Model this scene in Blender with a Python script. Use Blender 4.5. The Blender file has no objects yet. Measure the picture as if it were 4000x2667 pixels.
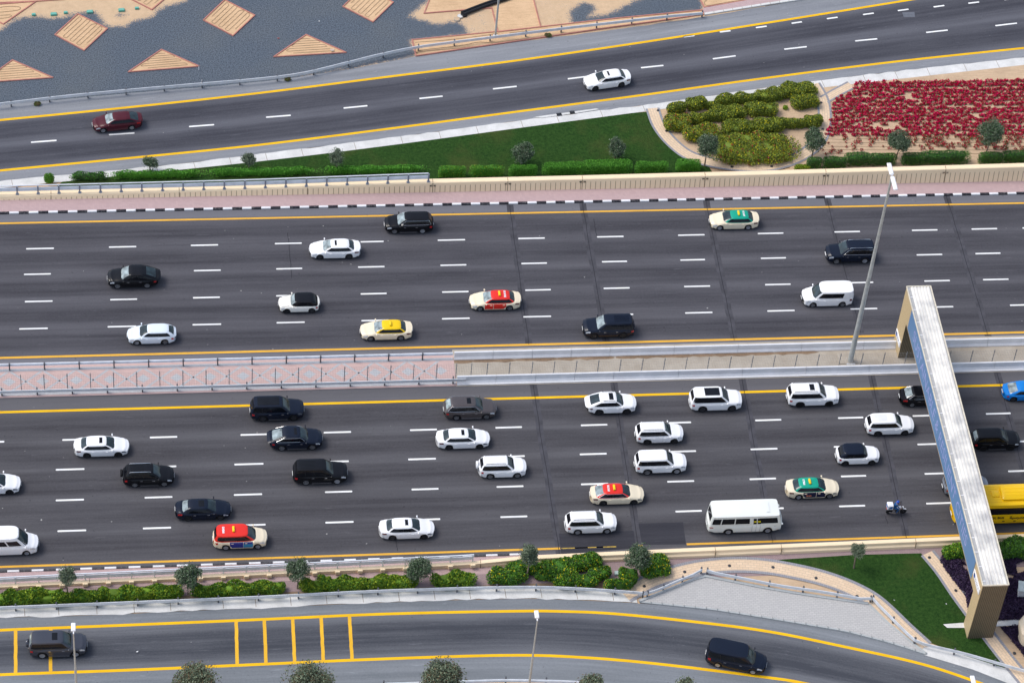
import bpy, math, random
from mathutils import Vector, Matrix
import numpy as np
R = math.radians
sc = bpy.context.scene
C = sc.collection
rnd = random.Random(7)

# ---------------------------------------------------------------- camera model (solved from the road lines)
F, DEP, ROL, AZ, CH = 12000.0, R(47.13), R(-6.0), R(10.08), 215.0
fw = Vector((0, math.cos(DEP), -math.sin(DEP))); rt0 = Vector((1, 0, 0)); dn0 = fw.cross(rt0)
rt = math.cos(ROL)*rt0 + math.sin(ROL)*dn0
dn = -math.sin(ROL)*rt0 + math.cos(ROL)*dn0
Rz = Matrix.Rotation(-AZ, 3, 'Z')
fw, rt, dn = Rz@fw, Rz@rt, Rz@dn
CAM = Vector((-35, -190, CH))
def N(x, y, z=0.0):                       # photograph pixel (4000 wide) -> point at height z
    d = rt*(x-2000) + dn*(y-1333.5) + fw*F
    return CAM + d*((z-CH)/d.z)
KD = 4000/2352
def D(x, y, z=0.0): return N(x*KD, y*KD, z)
def PR(p):
    q = Vector(p)-CAM
    d = q.dot(fw)
    return 2000+F*q.dot(rt)/d, 1333.5+F*q.dot(dn)/d
def zat(b, ypix):                          # height of the point above b that shows at native row ypix
    z = 0.0
    for _ in range(6):
        a = PR((b.x, b.y, z))[1]; c = PR((b.x, b.y, z+1))[1]
        z += (ypix-a)/(c-a)
    return z
cam = bpy.data.cameras.new('camera'); co = bpy.data.objects.new('camera', cam); C.objects.link(co)
cam.sensor_width = 36; cam.lens = F/4000*36; cam.clip_start = 1; cam.clip_end = 4000
m = Matrix((rt, -dn, -fw)).transposed().to_4x4(); m.translation = CAM; co.matrix_world = m
sc.camera = co

# ---------------------------------------------------------------- light
SUN_EL, SUN_AZ = 56, -72                   # azimuth of the sun measured from +Y towards +X
w = bpy.data.worlds.new('World'); sc.world = w; w.use_nodes = True
nt = w.node_tree; bg = nt.nodes['Background']
sky = nt.nodes.new('ShaderNodeTexSky'); sky.sky_type = 'NISHITA'; sky.sun_disc = False
sky.sun_elevation = R(SUN_EL); sky.sun_rotation = R(SUN_AZ); sky.dust_density = 2.0; sky.air_density = 1.0
hs_ = nt.nodes.new('ShaderNodeHueSaturation'); hs_.inputs['Saturation'].default_value = .72      # hazy, whitened sky
nt.links.new(sky.outputs[0], hs_.inputs['Color']); nt.links.new(hs_.outputs[0], bg.inputs[0]); bg.inputs[1].default_value = 0.15
sl = bpy.data.lights.new('sun', 'SUN'); sl.energy = 1.35; sl.angle = R(26); sl.color = (1, .95, .88)
so = bpy.data.objects.new('sun', sl); C.objects.link(so)
sd = Vector((math.sin(R(SUN_AZ))*math.cos(R(SUN_EL)), math.cos(R(SUN_AZ))*math.cos(R(SUN_EL)), math.sin(R(SUN_EL))))
so.rotation_euler = sd.to_track_quat('Z', 'Y').to_euler()
sc.view_settings.view_transform = 'Standard'; sc.view_settings.look = 'None'
sc.view_settings.exposure = 0.5; sc.view_settings.gamma = 1

# ---------------------------------------------------------------- materials
class NT:
    def __init__(s, name):
        s.m = bpy.data.materials.new(name); s.m.use_nodes = True
        s.t = s.m.node_tree; s.b = s.t.nodes['Principled BSDF']
    def n(s, typ, **kw):
        nd = s.t.nodes.new('ShaderNode'+typ)
        for k, v in kw.items(): setattr(nd, k, v)
        return nd
    def l(s, a, b): s.t.links.new(a, b)
    def val(s, x, sock):
        if isinstance(x, (int, float)): sock.default_value = x
        else: s.l(x, sock)
    def math(s, op, a, b=0.0, c=0.0, clamp=False):
        nd = s.n('Math', operation=op, use_clamp=clamp)
        s.val(a, nd.inputs[0]); s.val(b, nd.inputs[1]); s.val(c, nd.inputs[2]); return nd.outputs[0]
    def mix(s, f, a, b):
        nd = s.n('Mix', data_type='RGBA')
        s.val(f, nd.inputs[0])
        for x, k in ((a, 6), (b, 7)):
            if isinstance(x, tuple): nd.inputs[k].default_value = (*x, 1)
            else: s.l(x, nd.inputs[k])
        return nd.outputs[2]
    def coord(s, kind='Object', scale=(1, 1, 1), rot=0):
        t = s.n('TexCoord'); mp = s.n('Mapping'); mp.inputs['Scale'].default_value = scale
        mp.inputs['Rotation'].default_value = (0, 0, rot)
        s.l(t.outputs[kind], mp.inputs[0]); return mp.outputs[0]
    def noise(s, vec, scale, detail=3, rough=.5):
        nd = s.n('TexNoise'); nd.inputs['Scale'].default_value = scale; nd.inputs['Detail'].default_value = detail
        nd.inputs['Roughness'].default_value = rough; s.l(vec, nd.inputs['Vector']); return nd.outputs['Fac']
    def rng(s, x, a, b, c=0.0, d=1.0):
        nd = s.n('MapRange'); s.val(x, nd.inputs[0])
        for i, q in enumerate((a, b, c, d)): nd.inputs[i+1].default_value = q
        return nd.outputs[0]
    def fin(s, col, rough=.8, spec=.3, metal=0.0, bump=None, dist=.02):
        if isinstance(col, tuple): s.b.inputs['Base Color'].default_value = (*col, 1)
        else: s.l(col, s.b.inputs['Base Color'])
        s.b.inputs['Roughness'].default_value = rough; s.b.inputs['Metallic'].default_value = metal
        s.b.inputs['Specular IOR Level'].default_value = spec
        if bump is not None:
            bp = s.n('Bump'); bp.inputs['Distance'].default_value = dist; bp.inputs['Strength'].default_value = .8
            s.l(bump, bp.inputs['Height']); s.l(bp.outputs[0], s.b.inputs['Normal'])
        return s.m
MATS = {}
def plain(name, col, rough=.7, spec=.3, metal=0.0, var=.12, scale=3.0, coat=0.0):
    if name in MATS: return MATS[name]
    k = NT(name)
    v = k.noise(k.coord(), scale, 4)
    c2 = tuple(max(0, x*(1-var)) for x in col); c3 = tuple(x*(1+var) for x in col)
    mt = k.fin(k.mix(k.rng(v, .3, .7), c2, c3), rough, spec, metal)
    if coat: k.b.inputs['Coat Weight'].default_value = coat; k.b.inputs['Coat Roughness'].default_value = .04
    MATS[name] = mt; return mt
def emis(name): ...
def asphalt(name, dk, lt, period=0.0, off=0.0, coord='Object', shoulder=None, lane=.38, uvs=1.0):
    k = NT(name)
    vec = k.coord(coord)
    sep = k.n('SeparateXYZ'); k.l(vec, sep.inputs[0])
    mp = k.n('Mapping'); mp.inputs['Scale'].default_value = (.028, 1.5, 1); k.l(vec, mp.inputs[0])
    streak = k.noise(mp.outputs[0], 1.0, 5, .62)
    mp2 = k.n('Mapping'); mp2.inputs['Scale'].default_value = (.10, .5, 1); k.l(vec, mp2.inputs[0])
    big = k.noise(mp2.outputs[0], 1.0, 4, .55)
    fine = k.noise(vec, 5.0, 6, .75)
    f = k.math('MULTIPLY_ADD', k.math('SUBTRACT', streak, .5), 1.5, .48)
    f = k.math('MULTIPLY_ADD', k.math('SUBTRACT', big, .5), .9, f)
    f = k.math('MULTIPLY_ADD', k.math('SUBTRACT', fine, .5), .85, f)
    if period:
        ph = k.math('MULTIPLY', k.math('SUBTRACT', sep.outputs[1], off), 2*math.pi/period)
        f = k.math('MULTIPLY_ADD', k.math('COSINE', ph), lane, f)
        f = k.math('MULTIPLY_ADD', k.math('COSINE', k.math('MULTIPLY', ph, 2)), lane*.28, f)
    col = k.mix(k.math('ADD', f, 0, clamp=True), dk, lt)
    if shoulder:
        y0, y1, cs = shoulder
        a = k.rng(sep.outputs[1], y1-.05, y1+.35); b = k.rng(sep.outputs[1], y0+.05, y0-.35)
        mk = k.math('MAXIMUM', a, b)
        cs2 = tuple(x*.78 for x in cs)
        col = k.mix(mk, col, k.mix(k.math('ADD', f, 0, clamp=True), cs2, cs))
    mp3 = k.n('Mapping'); mp3.inputs['Scale'].default_value = (.30, 2.4, 1); k.l(vec, mp3.inputs[0])
    scuff = k.noise(mp3.outputs[0], 1.3, 5, .7)
    col = k.mix(k.rng(scuff, .60, .72, 0, .4), col, tuple(min(1, x*1.5) for x in lt))
    drip = k.noise(vec, 3.4, 2, .5)
    col = k.mix(k.rng(drip, .69, .74, 0, .45), col, (.018, .018, .022))
    speck = k.noise(vec, 2.6, 1, .4)
    col = k.mix(k.rng(speck, .80, .83, 0, .7), col, (.45, .44, .42))
    dark = k.noise(mp2.outputs[0], 3.0, 5, .7)
    col = k.mix(k.rng(dark, .68, .78, 0, .35), col, (.02, .02, .024))
    return k.fin(col, .88, .25)
def sandmat(name, a, b, ripple=True):
    k = NT(name); vec = k.coord()
    n1 = k.noise(vec, .35, 5, .6); n2 = k.noise(vec, 6, 4, .7)
    f = k.math('MULTIPLY_ADD', n2, .5, k.math('MULTIPLY', n1, .6))
    mp = k.n('Mapping'); mp.inputs['Scale'].default_value = (.8, 4.5, 1); k.l(vec, mp.inputs[0])
    rp = k.noise(mp.outputs[0], 1.0, 3)
    f = k.math('MULTIPLY_ADD', k.math('SUBTRACT', rp, .5), .5, f)
    return k.fin(k.mix(k.rng(f, .3, .8), a, b), .95, .1, bump=f, dist=.05)
def brickmat(name, a, b, mortar, size=.22, rot=0.0, ms=.1, coord='Object'):
    k = NT(name); vec = k.coord(coord, (1, 1, 1), rot)
    br = k.n('TexBrick'); k.l(vec, br.inputs['Vector'])
    br.inputs['Color1'].default_value = (*a, 1); br.inputs['Color2'].default_value = (*b, 1); br.inputs['Mortar'].default_value = (*mortar, 1)
    br.inputs['Scale'].default_value = 1.0; br.inputs['Mortar Size'].default_value = ms*size; br.inputs['Brick Width'].default_value = size*2; br.inputs['Row Height'].default_value = size
    br.inputs['Mortar Smooth'].default_value = .4
    n1 = k.noise(k.coord(), .45, 5, .6); n2 = k.noise(k.coord(), 5, 3, .6)
    f = k.math('MULTIPLY_ADD', n2, .4, k.math('MULTIPLY', n1, .9))
    dk = tuple(x*.72 for x in a)
    return k.fin(k.mix(k.rng(f, .35, .95, .75, 0), br.outputs['Color'], k.mix(n2, dk, tuple(x*1.1 for x in b))), .9, .15)
def paint(name, col, wear=.25, under=(.09, .09, .1)):
    k = NT(name); v = k.noise(k.coord(), 5.0, 5, .7); v2 = k.noise(k.coord(), .5, 3)
    c = k.mix(k.rng(v2, .3, .7), tuple(x*.86 for x in col), col)
    return k.fin(k.mix(k.rng(v, .66-wear*.3, .80, 0, min(1, wear*2)), c, under), .7, .25)
def concrete(name, a, b, stain=.5):
    k = NT(name); vec = k.coord()
    n1 = k.noise(vec, .6, 6, .65); n2 = k.noise(vec, 9, 4, .6)
    f = k.math('MULTIPLY_ADD', n2, .35, k.math('MULTIPLY', n1, .8))
    return k.fin(k.mix(k.rng(f, .35, .85), b, a), .9, .2)
def grassmat(name, a, b, c):
    k = NT(name); vec = k.coord()
    n1 = k.noise(vec, .22, 4, .6); n2 = k.noise(vec, 3.2, 6, .8); n3 = k.noise(vec, 9, 3, .8)
    col = k.mix(k.rng(n2, .32, .68), a, b)
    col = k.mix(k.rng(n1, .50, .74, 0, .7), col, c)
    h = k.math('ADD', n2, n3)
    return k.fin(col, .9, .1, bump=h, dist=.25)
def leafmat(name, col, var=.35):
    k = NT(name); n1 = k.noise(k.coord(), 1.3, 3, .6)
    oi = k.n('ObjectInfo'); g = k.n('NewGeometry')
    f = k.math('MULTIPLY_ADD', g.outputs['Random Per Island'], .6, k.math('MULTIPLY', n1, .5))
    mt = k.fin(k.mix(k.rng(f, .15, .85), tuple(x*(1-var) for x in col), tuple(x*(1+var) for x in col)), .6, .25)
    return mt
M_ = {}
M_['road_up'] = asphalt('asphalt_upper', (.044, .043, .051), (.100, .098, .110), 3.51, 20.18, shoulder=(6.0, 23.72, (.17, .17, .19)), lane=.26)
M_['road_lo'] = asphalt('asphalt_lower', (.046, .044, .050), (.100, .098, .106), 3.57, -4.32, shoulder=(-18.95, -.75, (.13, .127, .138)), lane=.26)
M_['ramp'] = asphalt('asphalt_ramp', (.045, .046, .058), (.110, .112, .130), 4.3, 0.0, coord='UV', lane=.36)
M_['rampsh'] = asphalt('asphalt_shoulder', (.17, .18, .20), (.30, .31, .33), coord='UV')
M_['ramplo'] = asphalt('asphalt_slip', (.050, .054, .066), (.140, .145, .160), 6.6, 0.0, coord='UV', lane=.45)
M_['patch'] = asphalt('asphalt_patch', (.028, .028, .036), (.05, .05, .06))
M_['joint'] = plain('joint_tar', (.018, .018, .024), .7)
M_['jband'] = plain('joint_band', (.063, .062, .072), .85, .25, 0, .25, 1.2)
M_['yel'] = paint('yellow_paint', (.88, .50, .004), .08)
M_['yelw'] = paint('worn_yellow_paint', (.80, .43, .05), .3)
M_['whi'] = paint('white_paint', (.86, .86, .84), .1)
M_['kblk'] = paint('black_kerb_paint', (.022, .022, .03), .45, (.3, .3, .3))
M_['kwhi'] = paint('white_kerb_paint', (.80, .80, .82), .15, (.3, .3, .3))
M_['sand'] = sandmat('sand', (.50, .33, .19), (.74, .51, .31))
M_['soil'] = sandmat('garden_soil', (.42, .30, .20), (.64, .47, .31))
M_['dirt'] = sandmat('brown_soil', (.14, .095, .065), (.34, .24, .16))
M_['pink'] = brickmat('pink_brick', (.54, .39, .385), (.46, .33, .33), (.36, .28, .275), .16, R(45))
M_['mpink'] = brickmat('median_brick', (.62, .44, .40), (.55, .385, .355), (.44, .35, .335), .16, R(45))
M_['mgrey'] = brickmat('grey_brick', (.52, .53, .54), (.44, .45, .47), (.30, .30, .32), .16, R(45))
M_['block'] = brickmat('grey_block', (.52, .51, .49), (.45, .44, .43), (.31, .30, .30), .20, R(6), .12)
M_['cream'] = brickmat('cream_block', (.78, .60, .42), (.68, .51, .35), (.45, .36, .28), .26, R(0), .10, 'UV')
M_['edge'] = brickmat('grey_edging', (.34, .34, .36), (.27, .27, .30), (.18, .18, .19), .2, R(90), .1, 'UV')
M_['conc'] = concrete('pale_concrete', (.78, .77, .75), (.50, .50, .48))
M_['barr'] = concrete('barrier_concrete', (.80, .80, .82), (.60, .61, .63))
M_['medc'] = concrete('median_concrete', (.50, .45, .38), (.33, .28, .22))
M_['tan'] = concrete('tan_render', (.92, .74, .50), (.85, .67, .45))
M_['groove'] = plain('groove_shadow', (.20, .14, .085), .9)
M_['grass'] = grassmat('grass', (.010, .038, .008), (.050, .120, .022), (.085, .10, .028))
M_['galv'] = plain('galvanised_steel', (.68, .71, .75), .45, .4, .2, .1, 1.5)
M_['steel'] = plain('dark_steel', (.10, .105, .12), .5, .4, .2)
M_['polem'] = plain('pole_grey', (.42, .44, .43), .5, .4, .2)
M_['lampw'] = plain('lamp_white', (.8, .8, .82), .4, .4, 0, .04)
M_['redk'] = plain('terracotta_edging', (.46, .20, .16), .85)
M_['hose'] = plain('black_hose', (.20, .13, .08), .6)
M_['green'] = plain('green_plastic', (.10, .34, .27), .6)
M_['black'] = plain('black_plastic', (.012, .012, .014), .5)
M_['rubber'] = plain('rubber', (.016, .016, .018), .85, .2)
M_['bark'] = plain('bark', (.21, .17, .13), .9, .1, 0, .3)
M_['chrome'] = plain('chrome', (.75, .76, .78), .18, .5, 1.0, .02)
M_['rims'] = plain('alloy_silver', (.46, .47, .50), .35, .5, .7)
M_['rimd'] = plain('alloy_dark', (.06, .062, .07), .4, .5, .5)
M_['glass'] = plain('tinted_glass', (.005, .006, .009), .08, .3, 0, .3, 1.2)
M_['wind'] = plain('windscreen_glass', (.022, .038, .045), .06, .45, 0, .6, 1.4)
M_['wlt'] = plain('windscreen_painted_glare', (.24, .29, .30), .08, .5, 0, .65, 1.8)  # pale mottled base colour stands in for sky reflected in the glass
M_['hlamp'] = plain('headlamp_glass', (.55, .58, .62), .12, .6, .2, .3, 8)
M_['hdark'] = plain('smoked_headlamp', (.10, .11, .13), .1, .6, 0, .4, 8)
M_['tlamp'] = plain('red_tail_glass', (.45, .012, .012), .15, .6)
M_['tdark'] = plain('dark_tail_glass', (.10, .02, .025), .15, .6)
M_['plate'] = plain('plate_white', (.75, .75, .75), .5)

# ---------------------------------------------------------------- mesh helpers
class MB:
    def __init__(s): s.v = []; s.f = []; s.mi = []; s.uv = []
    def add(s, vs, fs, mi=0, uvs=None):
        o = len(s.v); s.v += [tuple(p) for p in vs]
        for i, f in enumerate(fs):
            s.f.append(tuple(o+q for q in f)); s.mi.append(mi)
            s.uv.append(uvs[i] if uvs else None)
    def quad(s, a, b, c, d, mi=0): s.add([a, b, c, d], [(0, 1, 2, 3)], mi)
    def box(s, c, h, mi=0, rot=None, bev=0.0):
        cx, cy, cz = c; hx, hy, hz = h
        vs = []
        if bev:
            for z, k in ((-hz, bev), (-hz+bev, 0), (hz-bev, 0), (hz, bev)):
                x, y = hx-k, hy-k; b = bev
                vs += [(-x, -y+b, z), (-x+b, -y, z), (x-b, -y, z), (x, -y+b, z), (x, y-b, z), (x-b, y, z), (-x+b, y, z), (-x, y-b, z)]
            fs = [tuple(range(7, -1, -1)), tuple(range(24, 32))]
            for r in range(3):
                for i in range(8): j = (i+1) % 8; fs.append((r*8+i, r*8+j, r*8+8+j, r*8+8+i))
        else:
            for z in (-hz, hz): vs += [(-hx, -hy, z), (hx, -hy, z), (hx, hy, z), (-hx, hy, z)]
            fs = [(3, 2, 1, 0), (4, 5, 6, 7), (0, 1, 5, 4), (1, 2, 6, 5), (2, 3, 7, 6), (3, 0, 4, 7)]
        if rot is not None: vs = [rot@Vector(p) for p in vs]
        s.add([(p[0]+cx, p[1]+cy, p[2]+cz) for p in vs], fs, mi)
    def tube(s, pts, r, n=8, mi=0, cap=True):
        pts = [Vector(p) for p in pts]; rs = r if isinstance(r, (list, tuple)) else [r]*len(pts)
        rings = []
        for i, p in enumerate(pts):
            t = (pts[min(i+1, len(pts)-1)]-pts[max(i-1, 0)]).normalized()
            u = t.cross(Vector((0, 0, 1)))
            if u.length < .05: u = t.cross(Vector((0, 1, 0)))
            u.normalize(); v = t.cross(u)
            rings.append([p+(u*math.cos(2*math.pi*k/n)+v*math.sin(2*math.pi*k/n))*rs[i] for k in range(n)])
        vs = [q for r_ in rings for q in r_]
        fs = [(i*n+k, i*n+(k+1) % n, i*n+n+(k+1) % n, i*n+n+k) for i in range(len(pts)-1) for k in range(n)]
        if cap: fs += [tuple(range(n-1, -1, -1)), tuple(range(len(vs)-n, len(vs)))]
        s.add(vs, fs, mi)
    def lathe(s, prof, n=16, mi=0, axis='Z', c=(0, 0, 0)):
        vs = []
        for r, h in prof:
            for k in range(n):
                a = 2*math.pi*k/n; x, y = r*math.cos(a), r*math.sin(a)
                q = (x, y, h) if axis == 'Z' else ((x, h, y) if axis == 'Y' else (h, x, y))
                vs.append((q[0]+c[0], q[1]+c[1], q[2]+c[2]))
        L = len(prof)
        fs = [(i*n+k, i*n+(k+1) % n, i*n+n+(k+1) % n, i*n+n+k) for i in range(L-1) for k in range(n)]
        fs += [tuple(range(n-1, -1, -1)), tuple(range(L*n-n, L*n))]
        s.add(vs, fs, mi)
    def grid(s, P, nu, nv, mi=0):
        vs = [P(i/nu, j/nv) for j in range(nv+1) for i in range(nu+1)]
        fs = [(j*(nu+1)+i, j*(nu+1)+i+1, (j+1)*(nu+1)+i+1, (j+1)*(nu+1)+i) for j in range(nv) for i in range(nu)]
        s.add(vs, fs, mi)
    def sweep(s, line, prof, mi=0, cap=True):      # profile (side offset, z) along a ground line
        n = len(prof); vs = []
        for i, p in enumerate(line):
            t = (line[min(i+1, len(line)-1)]-line[max(i-1, 0)]); t.z = 0; t.normalize(); u = Vector((-t.y, t.x, 0))
            vs += [p+u*a+Vector((0, 0, z)) for a, z in prof]
        fs = [(i*n+k, i*n+n+k, i*n+n+(k+1) % n, i*n+(k+1) % n) for i in range(len(line)-1) for k in range(n)]
        if cap: fs += [tuple(range(n)), tuple(range(len(vs)-1, len(vs)-n-1, -1))]
        s.add(vs, fs, mi)
    def mesh(s, name, mats, smooth=None):
        me = bpy.data.meshes.new(name); me.from_pydata(s.v, [], s.f)
        for mt in mats: me.materials.append(mt)
        if len(mats) > 1: me.polygons.foreach_set('material_index', s.mi)
        if any(u is not None for u in s.uv):
            lay = me.uv_layers.new(name='UVMap'); k = 0
            for f, u in zip(s.f, s.uv):
                for q in range(len(f)):
                    if u: lay.data[k].uv = u[q]
                    k += 1
        if smooth is not None:
            me.polygons.foreach_set('use_smooth', [True]*len(me.polygons)); me.set_sharp_from_angle(angle=R(smooth))
        me.update(); return me
def link(name, me, parent=None):
    o = bpy.data.objects.new(name, me); C.objects.link(o)
    if parent: o.parent = parent
    return o
def obj(name, mb, mats, parent=None, smooth=None):
    if not isinstance(mats, (list, tuple)): mats = [mats]
    return link(name, mb.mesh(name, mats, smooth), parent)
def tag(o, label=None, cat=None, group=None, kind=None):
    if label: o['label'] = label
    if cat: o['category'] = cat
    if group: o['group'] = group
    if kind: o['kind'] = kind
    return o
def thing(name, label, cat, loc=(0, 0, 0), rz=0.0, group=None):
    o = bpy.data.objects.new(name, None); C.objects.link(o); o.location = loc; o.rotation_euler.z = rz
    return tag(o, label, cat, group)
ORD = ['first', 'second', 'third', 'fourth', 'fifth', 'sixth', 'seventh', 'eighth', 'ninth', 'tenth', 'eleventh', 'twelfth', 'thirteenth', 'fourteenth', 'fifteenth', 'sixteenth', 'seventeenth', 'eighteenth', 'nineteenth', 'twentieth', 'twenty-first', 'twenty-second', 'twenty-third', 'twenty-fourth', 'twenty-fifth', 'twenty-sixth']
def text_mesh(s, size, mat, ex=.004, bold=0.0):
    cu = bpy.data.curves.new('lettering', 'FONT'); cu.body = s; cu.size = size; cu.align_x = 'CENTER'; cu.align_y = 'CENTER'; cu.extrude = ex; cu.offset = bold
    o = bpy.data.objects.new('lettering', cu); C.objects.link(o)
    dg = bpy.context.evaluated_depsgraph_get(); me = bpy.data.meshes.new_from_object(o.evaluated_get(dg))
    bpy.data.objects.remove(o); bpy.data.curves.remove(cu)
    me.name = 'lettering'; me.materials.clear(); me.materials.append(mat); return me
def spl(pts, n=8):                         # Catmull-Rom through points
    pts = [Vector(p) for p in pts]; out = []
    P = [pts[0]*2-pts[1]]+pts+[pts[-1]*2-pts[-2]]
    for i in range(1, len(P)-2):
        for k in range(n):
            t = k/n; a, b, c, d = P[i-1:i+3]
            out.append(.5*((2*b)+(c-a)*t+(2*a-5*b+4*c-d)*t*t+(3*b-a-3*c+d)*t**3))
    out.append(pts[-1]); return out
def resample(line, step):
    L = [0]
    for a, b in zip(line, line[1:]): L.append(L[-1]+(b-a).length)
    n = max(1, round(L[-1]/step)); out = []; j = 0
    for i in range(n+1):
        d = L[-1]*i/n
        while j < len(L)-2 and L[j+1] < d: j += 1
        t = (d-L[j])/max(1e-9, L[j+1]-L[j]); out.append(line[j].lerp(line[j+1], min(1, max(0, t))))
    return out
def at_x(line, x):
    for a, b in zip(line, line[1:]):
        if a.x <= x <= b.x: return a.lerp(b, (x-a.x)/max(1e-9, b.x-a.x))
    a, b = (line[0], line[1]) if x < line[0].x else (line[-2], line[-1])
    return a+(b-a)*((x-a.x)/(b.x-a.x))
def strip(mb, la, lb, z, mi=0, x0=None, x1=None, step=1.0, v0=0.0, v1=None):
    x0 = x0 if x0 is not None else max(la[0].x, lb[0].x); x1 = x1 if x1 is not None else min(la[-1].x, lb[-1].x)
    n = max(1, int((x1-x0)/step)); u = 0; vs = []; uvs = []
    A = [at_x(la, x0+(x1-x0)*i/n) for i in range(n+1)]; B = [at_x(lb, x0+(x1-x0)*i/n) for i in range(n+1)]
    us = [0]
    for i in range(n): us.append(us[-1]+(A[i+1]-A[i]).length)
    for a, b in zip(A, B): vs += [(a.x, a.y, z), (b.x, b.y, z)]
    fs = []
    for i in range(n):
        wv = (A[i]-B[i]).length if v1 is None else v1
        fs.append((2*i+1, 2*i+3, 2*i+2, 2*i)); uvs.append([(us[i], v0), (us[i+1], v0), (us[i+1], v0+wv), (us[i], v0+wv)])
    mb.add(vs, fs, mi, uvs)
def offs(line, d):
    out = []
    for i, p in enumerate(line):
        t = line[min(i+1, len(line)-1)]-line[max(i-1, 0)]; t.z = 0; t.normalize(); out.append(p+Vector((-t.y, t.x, 0))*d)
    return out
def poly(mb, pts, z, mi=0):
    pts = [(p.x, p.y, z) for p in pts]
    a = sum(pts[i][0]*pts[(i+1) % len(pts)][1]-pts[(i+1) % len(pts)][0]*pts[i][1] for i in range(len(pts)))
    if a < 0: pts.reverse()
    mb.add(pts, [tuple(range(len(pts)))], mi)
def jag(line, amp, step=.35):
    l = resample(line, step); return [p+Vector((0, rnd.uniform(-amp, amp), 0)) for p in l]
def inside(p, pg):
    c = False; n = len(pg)
    for i in range(n):
        a, b = pg[i], pg[i-1]
        if (a.y > p.y) != (b.y > p.y) and p.x < (b.x-a.x)*(p.y-a.y)/(b.y-a.y)+a.x: c = not c
    return c
def pdist(p, pg):
    best = 1e9
    for i in range(len(pg)):
        a, b = pg[i-1], pg[i]; ab = b-a; t = max(0, min(1, (p-a).dot(ab)/max(1e-9, ab.dot(ab)))); best = min(best, (a+ab*t-p).length)
    return best
# ================================================================ THE SETTING
def NL(*p, n=8): return spl([N(x, y) for x, y in p], n)
g = MB(); g.quad((-600, -400, -.06), (700, -400, -.06), (700, 900, -.06), (-600, 900, -.06))
tag(obj('ground', g, M_['sand']), kind='structure')
# ---- ground with dark gravel thinning out into sand
GP = [[(-300, 130), (0, 118), (50, 80), (95, 68), (160, 66), (205, 72), (238, 72), (275, 58), (320, 50), (370, 47), (393, 68), (408, 97), (434, 104), (489, 102), (523, 81), (570, 73), (604, 57), (615, 38), (660, 20), (723, 4), (800, -60), (1720, -60), (1690, -10), (1640, 28), (1602, 66), (1650, 79), (1706, 96), (1765, 84), (1808, 93), (1816, 110), (1834, 136), (1600, 160), (1630, 222), (1000, 340), (0, 430), (-300, 460)],
      [(2240, 95), (2222, 60), (2232, 35), (2280, 8), (2318, 22), (2330, 42), (2300, 66), (2345, 62), (2390, 50), (2440, 22), (2490, 2), (2560, -60), (2732, -60), (2748, 42), (2450, 82)],
      [(455, 60), (480, 52), (492, 62), (468, 70)]]
GPW = [[N(*p) for p in q] for q in GP]
def gravel_amt(p):
    d = -9
    for q in GPW:
        s = pdist(p, q); d = max(d, s if inside(p, q) else -s)
    q = PR((p.x, p.y, 0)); px, py = q
    if 1790 < px < 1935 and 40 < py < 130: d = max(d, -.35)          # thin scatter over the sand
    if 40 < px < 640 and -20 < py < 90: d = max(d, -.55)
    if 2095 < px < 2250 and -5 < py < 80: d = max(d, -.45)
    return max(-1.5, min(1.5, d))/3+.5
nx, ny = 210, 56; x0, x1, y0, y1 = -62.0, 32.0, 36.0, 64.0
vs, fs, at = [], [], []
for j in range(ny+1):
    for i in range(nx+1):
        p = Vector((x0+(x1-x0)*i/nx, y0+(y1-y0)*j/ny, 0)); vs.append(p); at.append(gravel_amt(p))
for j in range(ny):
    for i in range(nx): a = j*(nx+1)+i; fs.append((a, a+1, a+nx+2, a+nx+1))
g = MB(); g.add(vs, fs)
k = NT('gravel_over_sand'); vec = k.coord(); an = k.n('Attribute', attribute_name='gravel')
n1 = k.noise(vec, 1.2, 6, .7); n2 = k.noise(vec, 7.5, 3, .9); n3 = k.noise(vec, 9, 2, .6); n0 = k.noise(vec, .16, 4)
e = k.math('MULTIPLY_ADD', k.math('SUBTRACT', n1, .5), .45, an.outputs['Fac']); e = k.math('MULTIPLY_ADD', k.math('SUBTRACT', n2, .5), 1.1, e)
gc = k.mix(k.rng(n2, .36, .64), (.030, .041, .056), (.165, .195, .235)); gc = k.mix(k.rng(n0, .40, .7, 0, .6), gc, k.mix(k.rng(n2, .36, .64), (.05, .062, .072), (.19, .205, .22)))
gc = k.mix(k.rng(n3, .72, .78, 0, .6), gc, (.42, .42, .40))
sa = k.mix(k.rng(k.math('MULTIPLY_ADD', n2, .5, k.math('MULTIPLY', n1, .5)), .3, .7), (.47, .33, .21), (.72, .52, .33))
M_['gravel'] = k.fin(k.mix(k.rng(e, .47, .53), sa, gc), .95, .1, bump=n2, dist=.05)
go = obj('gravel', g, M_['gravel']); go.location.z = 0.0
at_ = go.data.attributes.new('gravel', 'FLOAT', 'POINT'); at_.data.foreach_set('value', at)
tag(go, 'dark grey gravel thinning out into orange sand beside the far slip road', 'gravel', kind='stuff')

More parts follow.
